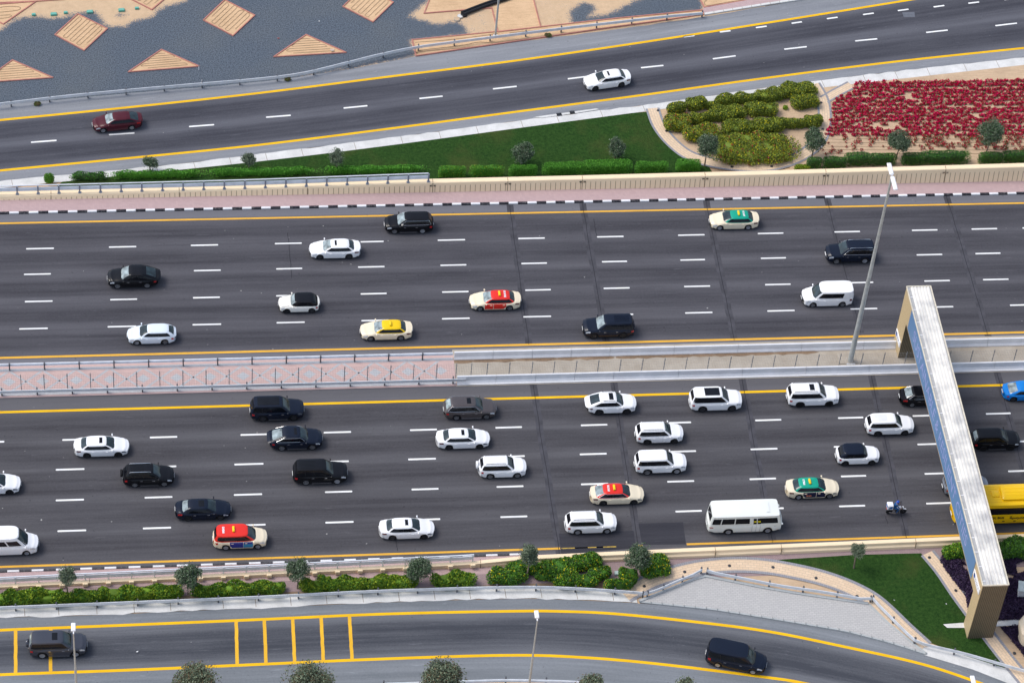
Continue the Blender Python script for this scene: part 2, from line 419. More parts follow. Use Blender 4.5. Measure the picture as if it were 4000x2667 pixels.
# ---- far slip road
LA = NL((-260, 436), (0, 411), (500, 366), (1000, 322), (1300, 282), (1625, 222), (2000, 168), (2425, 114), (2752, 66), (3000, 24), (3400, -40), (4200, -150))
LB = NL((-260, 494), (0, 470), (500, 420.5), (1000, 366), (1500, 303), (2000, 240), (2500, 168), (3000, 90), (3560, 0), (4200, -105))
LD = NL((-260, 693), (0, 667), (500, 619), (1000, 568.5), (1500, 506.5), (2000, 440), (2500, 374), (3000, 305), (3500, 242), (4000, 189), (4250, 163))
LE = NL((-260, 735), (0, 708), (600, 651), (1000, 604), (1500, 542), (2000, 476), (2608, 400), (3000, 342), (3383, 293), (4000, 225), (4250, 198))
LF = NL((-260, 764), (0, 736), (420, 693), (1000, 633), (1500, 572), (2000, 505), (2544, 433), (3204, 345), (3332, 330), (4000, 255), (4250, 227))
LC = [at_x(LB, p.x).lerp(p, .5) for p in LD]
g = MB()
strip(g, LB, LD, .012, 0, v1=8.6)
strip(g, jag(LA, .06), LB, .012, 1); strip(g, LD, LE, .012, 1)
road1 = tag(obj('slip_road', g, [M_['ramp'], M_['rampsh']]), kind='structure')
def lines(name, items, mat, parent, z=.018):      # each item = (line, half width)
    g = MB()
    for ln, h in items: strip(g, offs(ln, h), offs(ln, -h), z, step=.8)
    o = obj(name, g, mat, parent); return o
lines('edge_line', [(LB, .15), (LD, .15)], M_['yel'], road1)
def dashes(name, segs, parent, h=.088, z=.018):
    g = MB()
    for a, b in segs:
        d = (b-a); d.z = 0; d.normalize(); n = Vector((-d.y, d.x, 0))*h; c = d*.04
        P = [a+c-n, b-c-n, b-n*.4, b+n*.4, b-c+n, a+c+n, a+n*.4, a-n*.4]
        g.add([(p.x, p.y, z) for p in P], [tuple(range(8))])
    return obj(name, g, M_['whi'], parent)
seg = [((71, 327.5), (130, 323)), ((250, 310), (309, 306)), ((434, 291.5), (492, 287)), ((611, 270), (668, 265.5)), ((789, 249), (844, 243.5)), ((963, 227), (1017, 221.5)), ((1132, 205), (1187, 199)), ((1304, 182), (1360, 175)), ((1472, 156.5), (1524, 151)), ((1637, 136), (1690, 129)), ((1801, 114), (1853, 108)), ((1964, 95), (2015, 90)), ((2127, 75.5), (2177, 70)), ((2286, 60), (2336, 54)), ((-105, 345), (-45, 341))]
seg += [((1570, 85.5), (1595, 82.5)), ((1653, 74.5), (1678, 71.5)), ((1736, 64.5), (1761, 61)), ((1818, 54.5), (1842, 51)), ((1899, 44), (1924, 40.5)), ((1982, 34.5), (2007, 31)), ((2062, 25.5), (2087, 22)), ((2144, 17), (2169, 13.5)), ((2224, 8.5), (2249, 5.5)), ((2306, 0), (2331, -3))]
dashes('lane_dash', [(D(*a), D(*b)) for a, b in seg], road1, .10)
g = MB(); P = [N(*p) for p in ((3524, 50), (3572, 48), (3574, 68), (3530, 68))]; poly(g, P, .016)
obj('repair_patch', g, plain('scored_asphalt', (.13, .14, .165), .9), road1)
g = MB(); strip(g, jag(LE, .09), LF, .020); 
for i, x in enumerate([45, 340, 470, 610, 755, 895, 1035, 1175, 1380, 1562, 1710, 1856, 2030, 2170, 2340, 2505, 2626, 3203, 3365, 3488, 3612, 3755, 3880, 3990]):
    a = at_x(LE, N(x, 708-.13*x).x); b = at_x(LF, a.x+.15); a.z = b.z = 0
    n = (b-a).normalized(); u = Vector((-n.y, n.x, 0))*.018
    g.add([(p.x, p.y, .028) for p in (a+u, b+u, b-u, a-u)], [(0, 1, 2, 3)], 1)
tag(obj('concrete_strip', g, [M_['conc'], M_['groove']]), kind='structure')
# kerb + pink pavement at the far right of the slip road
g = MB(); K1 = [N(2752, 62), N(3000, 22), N(3300, -22)]; K2 = [N(2750, 46), N(2985, 8), N(3300, -40)]; K3 = [N(2745, 36), N(2960, -2), N(3280, -60)]
g.sweep(resample(K1, 1.0), [(0, 0), (0, .15), (.28, .16), (.28, 0)], 0)
strip(g, K3, offs(K1, .28), .14, 1)
for q in resample(K1, 1.1): g.box((q.x, q.y+.14, .164), (.015, .14, .001), 2)
tag(obj('kerb_pavement', g, [M_['conc'], M_['pink'], M_['groove']]), kind='structure')

# ---- main carriageways
X0, X1 = -75, 90
def flat(name, y0, y1, z, mat, xa=X0, xb=X1):
    g = MB(); n = 40
    for i in range(n):
        a, b = xa+(xb-xa)*i/n, xa+(xb-xa)*(i+1)/n
        g.quad((a, y0, z), (b, y0, z), (b, y1, z), (a, y1, z))
    return tag(obj(name, g, mat), kind='structure')
road2 = flat('far_carriageway', 4.0, 24.97, .01, M_['road_up'])
road3 = flat('near_carriageway', -20.6, 1.3, .01, M_['road_lo'])
def hl(g, y, h, xa, xb, z=.016):
    n = int((xb-xa)/2)+1
    for i in range(n): a, b = xa+(xb-xa)*i/n, xa+(xb-xa)*(i+1)/n; g.quad((a, y-h, z), (b, y-h, z), (b, y+h, z), (a, y+h, z))
g = MB(); hl(g, 23.72, .115, X0, X1); hl(g, 6.02, .13, X0, X1); obj('edge_line', g, M_['yelw'], road2)
g = MB(); hl(g, -.74, .14, X0, X1); obj('edge_line', g, M_['yel'], road3)
xa, xb, xc, xd = N(2188, 2140).x, N(2492, 2127).x, N(2509, 2127).x, N(2682, 2122).x
g = MB(); hl(g, -18.86, .115, X0, xa); hl(g, -18.86, .115, xb, xc); hl(g, -18.86, .115, xd, X1); obj('edge_line', g, M_['yelw'], road3)
U = {20.18: [(60, 124), (250, 313), (438, 501), (631, 693), (828, 881), (1005, 1068), (1190, 1251), (1371, 1432), (1557, 1618), (1740, 1799), (1916, 1975), (2094, 2153), (2231, 2290), (2348, 2405), (-110, -46)],
     16.76: [(55, 117), (250, 313), (445, 507), (634, 694), (822, 883), (1011, 1071), (1197, 1256), (1382, 1440), (1562, 1619), (1747, 1805), (1926, 1985), (2105, 2164), (2240, 2298), (2378, 2436), (-130, -70)],
     13.17: [(57, 121), (253, 315), (443, 505), (634, 695), (828, 888), (1015, 1076), (1206, 1265), (1386, 1446), (1571, 1631), (1757, 1816), (1942, 2006), (2123, 2182), (2258, 2317), (2390, 2450), (-120, -60)],
     9.65: [(44, 110), (247, 313), (442, 508), (635, 700), (830, 893), (1015, 1079), (1202, 1266), (1391, 1455), (1574, 1637), (1763, 1826), (1954, 2016), (2134, 2191), (2321, 2383), (-150, -85)]}
UY = {20.18: 550, 16.76: 607, 13.17: 669, 9.65: 733}
L_ = {-4.32: [(-60, 10), (143, 205), (344, 407), (552, 613), (743, 806), (941, 1003), (1137, 1198), (1333, 1394), (1535, 1586), (1733, 1793), (1923, 1981), (2094, 2153), (2262, 2319), (2440, 2500)],
      -7.86: [(128, 194), (340, 405), (538, 605), (740, 801), (937, 1001), (1137, 1205), (1331, 1393), (1535, 1598), (1723, 1785), (1914, 1973), (2106, 2166), (2308, 2366), (-80, -14)],
      -11.46: [(128, 193), (332, 396), (537, 602), (746, 809), (945, 1007), (1140, 1202), (1334, 1397), (1532, 1594), (1721, 1782), (1931, 1989), (2123, 2182), (2315, 2372), (-75, -10)],
      -15.02: [(132, 198), (328, 393), (545, 610), (747, 812), (948, 1011), (1149, 1211), (1345, 1405), (1551, 1612), (1738, 1800), (1927, 1987), (2127, 2185), (2320, 2380), (-70, -5)]}
LY = {-4.32: 980, -7.86: 1050, -11.46: 1120, -15.02: 1190}
def rows(Q, QY, sl):
    s = []
    for y, l in Q.items():
        for a, b in l: s.append((Vector((D(a, QY[y]-sl*(a-1000)).x, y, 0)), Vector((D(b, QY[y]-sl*(b-1000)).x, y, 0))))
    return s
dashes('lane_dash', rows(U, UY, .02), road2); dashes('lane_dash', rows(L_, LY, .03), road3, .10)
# expansion joints, tar lines, patches
def joint(parent, top, bot, band=True):
    a, b = N(*top), N(*bot); g = MB(); n = 14; gb = MB()
    pts = [a.lerp(b, i/n)+Vector((rnd.uniform(-.035, .035), 0, 0)) for i in range(n+1)]
    for p, q in zip(pts, pts[1:]):
        g.quad((p.x-.03, p.y, .016), (q.x-.03, q.y, .016), (q.x+.03, q.y, .016), (p.x+.03, p.y, .016))
        if band: gb.quad((p.x-.32, p.y, .013), (q.x-.32, q.y, .013), (q.x+.36, q.y, .013), (p.x+.36, p.y, .013))
    obj('expansion_joint', g, M_['joint'], parent)
    if band: obj('joint_band', gb, M_['jband'], parent)
for a, b in (((1990, 800), (2066, 1345)), ((2275, 795), (2366, 1335)), ((2757, 783), (2869, 1330)), ((3228, 772), (3362, 1300)), ((3697, 765), (3862, 1318))): joint(road2, a, b)
for a, b in (((2081, 1500), (2186, 2165)), ((2395, 1487), (2497, 2150)), ((2897, 1474), (3018, 2118)), ((3400, 1457), (3540, 2100)), ((3893, 1449), (4050, 2040))): joint(road3, a, b)
joint(road2, (1124, 910), (1140, 1085), False); joint(road2, (2320, 855), (2330, 920), False); joint(road3, (1546, 2105), (1553, 2150), False); joint(road3, (3458, 2015), (3468, 2045), False)
g = MB()
for q in (((2183, 2083), (2475, 2072), (2484, 2140), (2192, 2164)), ((2494, 2044), (2668, 2039), (2680, 2125), (2508, 2128))): poly(g, [N(*p) for p in q], .014)
obj('repair_patch', g, M_['patch'], road3)
g = MB()
for x, ln in ((2193, 190), (2245, 60), (2330, 90)):
    a = N(x, 2140); g.quad((a.x, -18.93, .0165), (a.x+ln*.02, -18.93, .0165), (a.x+ln*.02, -18.8, .0165), (a.x, -18.8, .0165))
obj('ghost_line', g, paint('ghost_yellow', (.5, .34, .06), .62, (.04, .04, .05)), road3)

# ---- black and white kerbs, pink brick pavement
def kerb(name, x0, x1, y, step, phase, up, mat_h=.15, wd=.25, dark=None):
    g = MB(); x = x0; i = 0
    while x < x1:
        x2 = x+step; c = (i+phase) % 2
        g.box(((x+x2)/2, y+wd/2*(1 if up else -1), mat_h/2), ((x2-x)/2-.012, wd/2, mat_h/2), c, None, .02)
        x = x2; i += 1
    return tag(obj(name, g, [M_['kwhi'], dark or M_['kblk']]), kind='structure')
kerb('kerb', -60, 72, 24.96, .945, 1, True)
kerb('near_kerb', -58, -2.5, -19.32, 1.06, 0, False, .12, .2, paint('worn_kerb_paint', (.06, .06, .068), .5, (.2, .2, .2)))
flat('pavement', 25.2, 26.8, .13, M_['pink'])
flat('near_pavement', -21.5, -19.5, .02, M_['pink'], X0, 2)
flat('near_footway', -22.75, -20.1, .015, brickmat('dark_brick', (.36, .265, .265), (.30, .22, .225), (.22, .17, .17), .16, R(45)), X0, 44)
# ---- median
flat('median_base', .95, 5.6, .022, M_['medc'], -5.9, X1)
g = MB(); 
for i in range(45): a = X0+(69.15)*i/45; b = X0+69.15*(i+1)/45; g.quad((a, 1.0, .03), (b, 1.0, .03), (b, 5.3, .03), (a, 5.3, .03))
def inlay(p): 
    p = [q for q in p if True]
    poly(g, [Vector((max(X0, min(-5.9, q[0])), max(1.7, min(4.2, q[1])), 0)) for q in p], .034, 1)
cx0 = N(35, 1489).x; per = N(429, 1475).x-N(35, 1489).x; per /= 3
i = -9
while True:
    cx = cx0+per*i; i += 1
    if cx > -6.3: break
    yc = 2.95; inlay([(cx-.62, yc), (cx, yc-.52), (cx+.62, yc), (cx, yc+.52)])
    h = per/2
    for s in (-1, 1):
        xm = cx+h; w_ = .11
        if xm < -6.4: inlay([(xm-h*.95-w_, yc+1.35*s), (xm-h*.95+w_*2, yc+1.35*s), (xm+w_, yc), (xm-w_*1.4, yc)]); inlay([(xm+h*.95+w_, yc+1.35*s), (xm+h*.95-w_*2, yc+1.35*s), (xm-w_, yc), (xm+w_*1.4, yc)])
for y in (4.42, 1.42): hl(g, y, .17, X0, -5.9, .034); g.mi[-int((-5.9-X0)/2)-1:] = [1]*(int((-5.9-X0)/2)+1)
tag(obj('median_paving', g, [M_['mpink'], M_['mgrey']]), kind='structure')
g = MB()
for i in range(18):
    x = -4.6+i*1.9+rnd.uniform(-.5, .5)
    pts = [Vector((x+1.3*math.cos(t)*rnd.uniform(.8, 1.2), 4.0+.26*math.sin(t)*rnd.uniform(.5, 1.2)+.1, 0)) for t in [k*math.pi/7 for k in range(14)]]
    poly(g, pts, .026+.0006*i)
tag(obj('soil', g, M_['dirt']), 'brown soil spilled along the far barrier of the median', 'soil', kind='stuff')

# ---- near slip road
QA = NL((-300, 2424), (0, 2411), (370, 2402), (702, 2386), (1000, 2374), (1500, 2352), (2000, 2338), (2250, 2343), (2490, 2355), (2783, 2382), (3012, 2418), (3300, 2465), (3468, 2508), (3616, 2556), (3800, 2610), (4000, 2680), (4200, 2760))
QB = NL((-300, 2476), (0, 2460), (500, 2440), (1000, 2419), (1500, 2397), (2000, 2386), (2200, 2387), (2400, 2396), (2700, 2426), (3000, 2465), (3300, 2525), (3600, 2592), (3830, 2667), (4100, 2765))
QC = NL((-300, 2652), (0, 2634), (500, 2616), (1000, 2594), (1500, 2572), (2000, 2558), (2300, 2568), (2600, 2595), (3000, 2645), (3140, 2667), (3500, 2745), (3900, 2860))
QD = NL((-300, 2760), (0, 2738), (500, 2718), (1000, 2695), (1500, 2674), (2000, 2660), (2300, 2668), (2600, 2698), (3000, 2750), (3500, 2850), (3900, 2960))
QR = NL((-300, 2387), (0, 2376), (500, 2356), (1000, 2336), (1500, 2309), (2000, 2294), (2250, 2300), (2510, 2318))
g = MB(); strip(g, QB, QC, .012, 0, v1=6.6); strip(g, QA, QB, .012, 1); strip(g, QC, QD, .012, 1)
road4 = tag(obj('near_slip_road', g, [M_['ramplo'], asphalt('asphalt_slip_shoulder', (.125, .14, .155), (.25, .265, .285), coord='UV')]), kind='structure')
lines('edge_line', [(QB, .15), (QC, .15)], M_['yel'], road4)
g = MB()
for a, b in ((61, 61), (198, 198), (924, 927), (1034, 1041), (1146, 1153), (1257, 1266), (1368, 1379)):
    pa, pb = at_x(QB, N(a, 2450).x), at_x(QC, N(b, 2620).x)
    ps = [pa.lerp(pb, t/10)+Vector((rnd.uniform(-.018, .018), 0, 0)) for t in range(11)]
    for p, q in zip(ps[0:], ps[1:]): g.quad((p.x-.15, p.y, .021), (q.x-.15, q.y, .021), (q.x+.15, q.y, .021), (p.x+.15, p.y, .021))
obj('cross_bar', g, paint('bar_yellow', (.84, .47, .03), .2), road4)
g = MB(); QS = NL((-300, 2385), (0, 2373), (1000, 2332), (1500, 2307), (2000, 2291), (2250, 2297), (2505, 2318))
strip(g, QS, jag([p for p in QA if p.x <= N(2490, 2355).x], .14), .022)
for x in [96, 228, 376, 521, 663, 868, 995, 1132, 1272, 1414, 1555, 1694, 1833, 1972, 2112, 2250, 2390]:
    a = at_x(QS, N(x, 2310).x); b = at_x(QA, a.x+.05); g.quad((b.x-.02, b.y+.1, .027), (b.x+.02, b.y+.1, .027), (a.x+.02, a.y, .027), (a.x-.02, a.y, .027), 1)
tag(obj('near_concrete_strip', g, [M_['conc'], M_['groove']]), kind='structure')
# planting soil behind the near wall, and sandy soil round the path
g = MB(); top = [Vector((x, -22.6, 0)) for x in range(-70, 45, 2)]
strip(g, top, QR, .006, 0, x1=N(2505, 2310).x)
tag(obj('planting_soil', g, M_['dirt']), kind='structure')
def area(name, pts, z, mat, sp=False, kind='structure', label=None, cat=None):
    g = MB(); P = [N(*p) for p in pts]
    if sp: P = spl(P+[P[0]], 6)[:-1]
    poly(g, P, z); return tag(obj(name, g, mat), label, cat, None, kind)
area('sandy_soil', [(2470, 2318), (2440, 2240), (2600, 2186), (2800, 2170), (3100, 2170), (3660, 2140), (4150, 2100), (4150, 2700), (3990, 2640), (3760, 2560), (3616, 2550), (3400, 2370), (3000, 2300), (2746, 2250), (2500, 2352)], .004, M_['soil'])
# block paved island with a concrete kerb
ISL = [(2499, 2353), (2746, 2254), (2974, 2299), (3120, 2324), (3300, 2350), (3391, 2363), (3470, 2440), (3574, 2524), (3616, 2556), (3468, 2509), (3300, 2466), (3012, 2418), (2783, 2382)]
area('paved_island', ISL, .10, M_['block'])
g = MB(); IK = [N(*p) for p in ISL]
g.sweep(resample(IK[:6], 1.0), [(-.02, 0), (-.02, .2), (.22, .2), (.22, 0)]); g.sweep(resample(IK[5:9], .6), [(-.02, 0), (-.02, .12), (.2, .12), (.2, 0)])
g.sweep(resample([IK[8]]+IK[9:]+[IK[0]], 1.0), [(-.15, 0), (-.15, .105), (.02, .115), (.02, 0)])
for q in resample(IK[:6], .95)+resample([IK[8]]+IK[9:]+[IK[0]], 1.0): g.box((q.x, q.y+.08, .12), (.008, .10, .086), 1)
tag(obj('island_kerb', g, [concrete('kerb_concrete', (.46, .48, .48), (.35, .37, .37)), plain('kerb_joint', (.25, .26, .26), .9)]), kind='structure')
# footpaths
def path(name, pts, half, edge, z=.055, pts_end=None):
    ln = resample(NL(*pts), .5); g = MB()
    def st(a, b, zz, mi):
        A, B = offs(ln, a), offs(ln, b); u = 0
        for i in range(len(ln)-1):
            d = (ln[i+1]-ln[i]).length
            g.add([(q.x, q.y, zz) for q in (B[i], B[i+1], A[i+1], A[i])], [(0, 1, 2, 3)], mi, [[(u, b), (u+d, b), (u+d, a), (u, a)]]); u += d
    st(half, -half, z, 0); st(half+edge, half, z+.012, 1); st(-half, -half-edge, z+.012, 1)
    return tag(obj(name, g, [M_['cream'], M_['edge']]), kind='structure'), ln
_, PLN = path('footpath', [(2440, 2325), (2480, 2303), (2560, 2264), (2670, 2231), (2760, 2214), (2870, 2206), (2980, 2211), (3090, 2229), (3200, 2254), (3300, 2288), (3390, 2332), (3450, 2378), (3530, 2455), (3610, 2528)], .62, .3)
path('lawn_footpath', [(3622, 2160), (3680, 2230), (3745, 2325), (3830, 2440), (3930, 2570), (4030, 2690)], .48, .26)
_, CLN = path('garden_footpath', [(2548, 425), (2572, 490), (2617, 550), (2685, 605), (2770, 634), (2870, 650), (2990, 652), (3090, 628), (3160, 590), (3205, 540), (3221, 480), (3219, 420), (3205, 375), (3178, 330)], .52, .22)
path('cross_footpath', [(3218, 392), (3262, 366), (3325, 333)], .42, .2, .048)
# lawns
def lawn(name, pts, z, label):
    area(name, pts, z, M_['grass'], False, 'stuff', label, 'grass')
LFp = [PR(p) for p in LF if N(220, 715).x < p.x < N(2535, 433).x]
lawn('lawn', LFp+[(2552, 436), (2560, 480), (2605, 548), (2680, 607), (2760, 640), (2800, 700), (1700, 740), (220, 730)], .03, 'dark green lawn between the far slip road and the tan wall')
lawn('lawn', [(2975, 2192), (3062, 2184), (3345, 2166), (3598, 2160), (3690, 2285), (3773, 2395), (3900, 2560), (4080, 2680), (3990, 2640), (3760, 2558), (3640, 2512), (3520, 2428), (3420, 2342), (3305, 2268), (3200, 2232), (3080, 2204)], .022, 'dark green lawn beside the bridge sign pillar and the near guardrail')
area('garden_soil', [(2590, 445), (3180, 345), (3195, 380), (3205, 430), (3205, 490), (3180, 550), (3120, 600), (3040, 636), (2880, 640), (2760, 620), (2660, 570), (2600, 500)], .02, M_['soil'], True)
area('flower_bed_soil', [(3180, 348), (3340, 322), (3604, 297), (4200, 232), (4200, 680), (3100, 690), (3080, 645), (3180, 600), (3230, 520), (3235, 440), (3222, 380)], .018, M_['soil'])
area('concrete_verge', [(3580, 2530), (3645, 2524), (3760, 2557), (4000, 2632), (4180, 2690), (4180, 2760), (4000, 2692), (3800, 2614), (3616, 2559)], .03, M_['conc'])
area('concrete_footing', [(3683, 2438), (3790, 2430), (3900, 2424), (4120, 2408), (4120, 2436), (3900, 2446), (3790, 2452), (3700, 2452)], .06, M_['conc'])
# ================================================================ WALLS, RAILS, FENCE, BARRIERS
def lerpk(x, ks):
    for (a, b), (c, d) in zip(ks, ks[1:]):
        if x <= c: return b+(d-b)*(x-a)/(c-a)
    return ks[-1][1]
ZT = [(-80, .45), (-48, .72), (-24, 1.05), (-6, 1.5), (9, 1.6), (28, 1.8), (55, 2.2), (95, 2.6)]
ZG = [(-80, .1), (-48, .28), (-37, .5), (-24, .83), (-6, 1.05), (22, 1.35), (47, 1.62), (95, 2.0)]
wl = thing('retaining_wall', 'long tan wall with grooved face behind the far pavement', 'wall')
g = MB(); gg = MB(); YW = 26.73
xs = [X0+i*.5 for i in range(int((X1-X0)/.5)+1)]
BT = .28                                                          # the face leans back a little, shaped to catch more sky light
ZW = lambda x: lerpk(x, ZT)-BT*min(1, lerpk(x, ZT))
YF = lambda x, z: YW+BT*min(1, lerpk(x, ZT))*z/max(.1, ZW(x))
prof = lambda x: [(YW, 0), (YF(x, ZW(x)-.06), ZW(x)-.06), (YF(x, ZW(x))+.05, ZW(x)), (YW+.80, ZW(x)+.03), (YW+.80, 0)]
vs = [(x, y, z) for x in xs for y, z in prof(x)]
g.add(vs, [(i*5+k, i*5+5+k, i*5+6+k, i*5+1+k) for i in range(len(xs)-1) for k in range(4)])
obj('wall_body', g, M_['tan'], wl)
x = X0
JX = [N(px, 760).x for px in (-290, 200, 700, 1200, 1690, 1983, 2275, 2755, 3228, 3697, 4170)]
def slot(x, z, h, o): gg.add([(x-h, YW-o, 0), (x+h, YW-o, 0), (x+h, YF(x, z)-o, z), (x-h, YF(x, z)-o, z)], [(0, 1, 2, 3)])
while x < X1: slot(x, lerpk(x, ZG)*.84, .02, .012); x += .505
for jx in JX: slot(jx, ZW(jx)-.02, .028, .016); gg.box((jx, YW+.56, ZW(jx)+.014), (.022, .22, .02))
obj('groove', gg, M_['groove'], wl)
for px, a, b in ((1690, '42', '41'), (1983, '41', '40'), (2275, '40', '39'), (2755, '39', '38'), (3228, '38', '37'), (3697, '37', '36')):
    jx = N(px, 760).x
    for s, dx in ((a, -.19), (b, .21)):
        o = link('number', text_mesh(s, .24, M_['black'], .006, .010), wl); zz = lerpk(jx, ZG)*.84+.02; o.location = (jx+dx, YF(jx, zz)-.06, zz); o.rotation_euler = (R(75), 0, 0)
# galvanised rail on the wall, left part
def wbeam(g, ln, z, depth=.09, h=.155, side=1):
    s = side; g.sweep(ln, [(0, z-h), (.0, z+h), (-s*depth*.5, z+h), (-s*depth, z+h*.55), (-s*depth*.3, z), (-s*depth, z-h*.55), (-s*depth*.5, z-h)])
rl = thing('wall_rail', 'galvanised railing on top of the tan wall at its left end', 'railing')
xe = N(1663, 690).x; ln = [Vector((x, YW+.52, ZW(x))) for x in [X0+i for i in range(int(xe-X0)+1)]+[xe]]
g = MB(); g.sweep(ln, [(-.05, 1.05), (.05, 1.05), (.05, 1.13), (-.05, 1.13)]); obj('top_rail', g, M_['galv'], rl)
g = MB(); wbeam(g, ln, .62, .12, .24, 1); obj('beam', g, M_['galv'], rl)
pg_ = MB(); pg_.box((0, -.10, .55), (.07, .06, .55)); pg_.box((0, -.05, .02), (.15, .15, .02)); pgm = pg_.mesh('post', [plain('post_grey', (.24, .27, .32), .5, .4, .2)])
x = N(69, 760).x-8*2.05
st_ = (N(1587, 700).x-N(69, 760).x)/19
x = N(69, 760).x-12*st_
while x < xe+.1:
    o = link('post', pgm, rl); o.location = (x, YW+.52, ZW(x)); x += st_
# near wall: tan parapet
nw = thing('parapet_wall', 'low tan parapet along the near side of the highway', 'wall')
YB = [(-80, -21.8), (-48, -21.39), (-25.6, -21.04), (-5.8, -20.73), (12, -20.44), (36.5, -20.16), (95, -19.6)]
ZH = [(-80, .3), (-48, .34), (-25, .42), (-7, .5), (-2, .75), (95, .85)]
xs = [X0+i*.5 for i in range(int((X1-X0)/.5)+1)]
def pr2(x):
    y, h = lerpk(x, YB), lerpk(x, ZH); f = min(1, max(0, (x+6)/5))
    return [(y-.06*f, 0), (y-.05*f, h*.42), (y+.10*f, h*.58), (y+.12*f, h-.03), (y+.16*f, h), (y+.16*f+.36, h), (y+.55, 0)]
vs = [(x, y, z) for x in xs for y, z in pr2(x)]; g = MB()
g.add(vs, [(i*7+k, i*7+7+k, i*7+8+k, i*7+1+k) for i in range(len(xs)-1) for k in range(6)])
obj('wall_body', g, M_['tan'], nw)
g = MB()
for px in (350, 1120, 1872, 2265, 2793, 3053, 3583): 
    x = N(px, 2180).x; y, h = lerpk(x, YB), lerpk(x, ZH); g.box((x, y-.02, h/2), (.025, .055, h/2)); g.box((x, y+.3, h), (.02, .24, .012))
obj('joint', g, M_['groove'], nw)
rl = thing('parapet_rail', 'pale steel railing along the near parapet behind the pink pavement', 'railing')
xe = N(1846, 2190).x
ln = [Vector((x, lerpk(x, YB)+.35, lerpk(x, ZH))) for x in [X0+i for i in range(int(xe-X0)+1)]+[xe]]
g = MB(); g.sweep(ln, [(-.05, .86), (.05, .86), (.05, .95), (-.05, .95)]); obj('top_rail', g, M_['galv'], rl)
g = MB(); wbeam(g, ln, .45, .12, .22, -1); obj('beam', g, M_['galv'], rl)
pp = MB(); pp.box((0, 0, .5), (.06, .07, .5)); pp.box((0, 0, 1.0), (.08, .09, .03)); ppm = pp.mesh('post', [M_['galv']])
pf = MB(); pf.box((0, -.24, .20), (.22, .10, .20), 0, None, .03); pfm = pf.mesh('pier', [M_['tan']])
a0 = N(62, 2285).x; sp_ = (N(1756, 2200).x-a0)/19; x = a0-13*sp_
while x < xe+.2:
    y, h = lerpk(x, YB), lerpk(x, ZH)
    o = link('post', ppm, rl); o.location = (x, y+.35, h-.15)
    o = link('pier', pfm, nw); o.location = (x, y+.12, h-.28); x += sp_
# guardrails
def guardrail(line, posts, label, side=1, zc=.62, mat='galv', name='guardrail', postm='steel', ph=.95):
    t = thing(name, label, 'guardrail'); g = MB(); ln = resample(line, 1.0)
    wbeam(g, ln, zc, .13, .17, side); obj('beam', g, M_[mat], t)
    pm = MB(); pm.box((0, 0, ph/2), (.06, .085, ph/2)); pme = pm.mesh('post', [M_[postm]])
    for p in posts:
        o = link('post', pme, t); o.location = p
    return t
def along(line, step, d=0.0): return [p for p in resample(offs(line, d) if d else line, step)]
def gr(pts, step, label, side=1, zc=.62, d=.14, ph=.9, **kw):
    ln = [p.copy() for p in NL(*pts)]
    ln = [N(*PR((p.x, p.y, 0)), zc) for p in ln]                    # pixels follow the beam, so bring it down to the ground
    for p in ln: p.z = 0
    return guardrail(ln, along(ln, step, d), label, side, zc, ph=ph, **kw)
gr([(-260, 434), (0, 408), (250, 379), (500, 355), (750, 333), (1000, 312), (1180, 289), (1358, 247), (1470, 219), (1625, 187), (1800, 163), (2000, 138), (2200, 113), (2400, 90), (2600, 67), (2745, 54)], 3.95, 'grey steel guardrail bending along the gravel edge of the far slip road', -1)
ymid = lambda px, py, z: N(px, py, z).y
lnu = [Vector((x, 4.56, 0)) for x in range(-72, -6)]+[Vector((-5.95, 4.56, 0))]
p0 = N(38, 1451).x; st_ = (N(984, 1415).x-p0)/7
guardrail(lnu, [Vector((p0+i*st_, 4.42, 0)) for i in range(-5, 14) if p0+i*st_ < -6], 'dark guardrail on the far edge of the brick paved median', 1, .66)
lnl = [Vector((x, 1.15, 0)) for x in range(-72, -6)]+[Vector((-5.0, 1.15, 0))]
p0 = N(8, 1540).x; st_ = (N(963, 1505).x-p0)/7
guardrail(lnl, [Vector((p0+i*st_, 1.32, 0)) for i in range(-5, 14) if p0+i*st_ < -6], 'grey guardrail on the near edge of the brick paved median', -1, .64)
gr([(-260, 2386), (0, 2374), (500, 2354), (1000, 2333), (1500, 2308), (2000, 2294), (2250, 2299), (2500, 2316), (2530, 2319)], 3.42, 'grey guardrail between the shrub bed and the near slip road', -1)
gr([(2515, 2321), (2565, 2306), (2660, 2265), (2720, 2240), (2744, 2226)], 2.4, 'short slanting guardrail left of the paved island tip', -1)
gr([(2760, 2228), (2775, 2235), (2915, 2262), (3060, 2290), (3195, 2309), (3300, 2327), (3385, 2342), (3405, 2338)], 3.3, 'guardrail along the long upper edge of the paved island', -1)
gr([(3406, 2334), (3420, 2352), (3475, 2407), (3530, 2462), (3572, 2500)], 2.3, 'short steep guardrail between the lawn and the right end of the paved island', -1)
gr([(3572, 2500), (3622, 2519), (3760, 2551), (3900, 2591), (4000, 2620), (4200, 2680)], 3.3, 'pale guardrail below the lawn by the sign pillar', -1)
gr([(1500, 2670), (1860, 2658), (2000, 2655), (2250, 2662), (2450, 2684)], 3.5, 'guardrail at the outer edge of the near slip road, bottom of the picture', 1)
